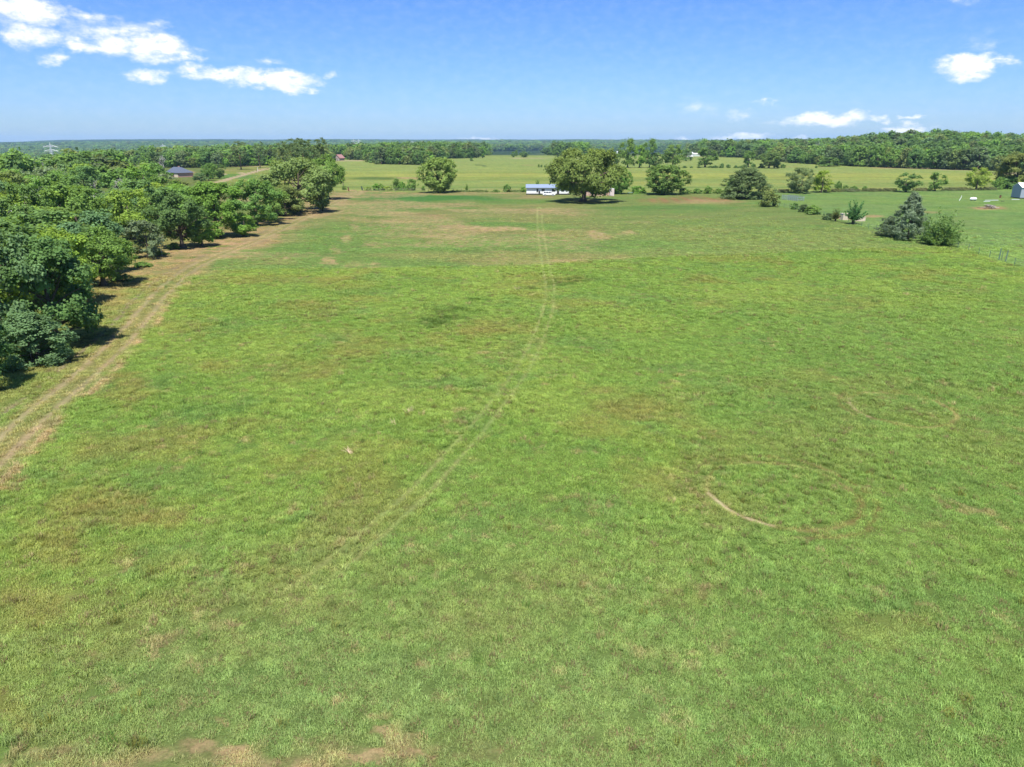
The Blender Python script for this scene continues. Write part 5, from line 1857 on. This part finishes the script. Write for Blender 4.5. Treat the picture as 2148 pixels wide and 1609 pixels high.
# wire fence along the far fence row
hy_ = np.array(HEDGE_Y)
xa, xb = G(765, 400.5)[0], G(1105, 403)[0]
o = thing('wire_fence', 'low wire fence on wooden posts along the far fence row', 'fence', (xa, float(np.interp(xa, hy_[:, 0], hy_[:, 1])), 0))
pl = []
xx = xa
while xx < xb:
    yy = float(np.interp(xx, hy_[:, 0], hy_[:, 1]))
    pl.append((xx - xa, yy - o.location[1], float(hgt(xx, yy))))
    xx += 3.5
for q in pl:
    MB().box(q[0] - .06, q[0] + .06, q[1] - .06, q[1] + .06, q[2] - .2, q[2] + 1.3).build('post', WOODP, o)
for z in (.4, .8, 1.2):
    MB().tube([(q[0], q[1], q[2] + z) for q in pl], [.012] * len(pl), 4).build('wire', WIRE, o)

# digger on the sandy bank
p = G(1880, 351)
o = thing('digger', 'dark digger standing on the sandy bank before the wooded hill', 'digger', p, R(170))
MB().box(-2.2, 2.2, -1.4, -.8, 0, .9).build('track', TYRE, o, bevel=.2)
MB().box(-2.2, 2.2, .8, 1.4, 0, .9).build('track', TYRE, o, bevel=.2)
MB().box(-2.0, 1.4, -1.2, 1.2, .95, 2.1).build('body', DARK, o, bevel=.1)
MB().box(.1, 1.5, -1.1, .1, 2.1, 3.2).build('cab', GLASS, o, bevel=.05)
MB().tube([(1.2, .4, 1.7), (3.2, .4, 3.6), (4.9, .4, 2.6), (5.0, .4, .9)], [.28, .24, .2, .16], 6).build('arm', DARK, o)

# lattice pylons of the power line
STEEL = mat('galvanised_steel', (.62, .64, .66), rough=.5, var=.05)


def pylon(x, yt, dist, H, arm, lab):
    d = ray(x, yt)
    k = dist / math.hypot(d[0], d[1])
    px, py = d[0] * k, d[1] * k
    top = CAMZ + d[2] * k
    zb = min(float(hgt(px, py)), top - H)
    o = thing('lattice_pylon', lab, 'pylon', (px, py, zb), 0, 'lattice pylons of the power line')
    Ht = top - zb
    bw, tw = Ht * .11, Ht * .025
    r = Ht * .0060
    zw = Ht * .72

    def cor(z):
        f = z / zw
        w = bw + (tw - bw) * min(1, f)
        return [(sx * w, sy * w, z) for sx, sy in ((-1, -1), (1, -1), (1, 1), (-1, 1))]
    for q in range(4):
        MB().tube([cor(0)[q], cor(zw)[q], (0, 0, Ht)], [r, r, r * .8], 4).build('leg', STEEL, o)
    m = MB()
    zs = [zw * t for t in (0, .25, .45, .62, .76, .88, 1)]
    for z0, z1 in zip(zs[:-1], zs[1:]):
        a, b = cor(z0), cor(z1)
        for q in range(4):
            m.tube([a[q], b[(q + 1) % 4]], [r * .6, r * .6], 3)
            m.tube([b[q], b[(q + 1) % 4]], [r * .6, r * .6], 3)
    m.build('bracing', STEEL, o)
    for z in (zw, Ht * .86):
        m = MB()
        for s in (-1, 1):
            m.tube([(0, 0, z), (s * arm, 0, z)], [r, r * .7], 4)
            m.tube([(0, 0, z + Ht * .06), (s * arm, 0, z)], [r, r * .7], 4)
            m.tube([(s * arm * .95, 0, z), (s * arm * .95, 0, z - Ht * .05)], [r * .8, r * .8], 4)
        m.build('crossarm', STEEL, o)


pylon(104, 299, 1250, 34, 10, 'steel lattice pylon with wide arms rising out of the wood')
pylon(741, 291.5, 2300, 32, 8, 'far lattice pylon, first of the pair above the barn wood')
pylon(752, 291.5, 2350, 32, 8, 'far lattice pylon, second of the pair above the barn wood')
pylon(341, 301, 2200, 30, 8, 'faint lattice pylon above the wood behind the slate-roofed house')
pylon(864, 295, 3000, 30, 9, 'faint lattice pylon above the wood behind the hay meadow')

# ------------------------------------------------------------------ haze in the air
hz = MB().box(-14500, 14500, -14500, 14500, -60, 120)
me = bpy.data.meshes.new('haze')
me.from_pydata(hz.v, [], hz.f)
me.update()
m = bpy.data.materials.new('haze')
m.use_nodes = True
nt = m.node_tree
nt.nodes.clear()
vo = nt.nodes.new('ShaderNodeVolumePrincipled')
vo.inputs['Color'].default_value = (.42, .66, 1.0, 1)
vo.inputs['Density'].default_value = 0.000052
vo.inputs['Anisotropy'].default_value = 0.0
ou = nt.nodes.new('ShaderNodeOutputMaterial')
nt.links.new(vo.outputs[0], ou.inputs['Volume'])
me.materials.append(m)
o = link('haze', me)
tag(o, 'thin blue summer haze over the whole landscape', 'haze', kind='stuff')
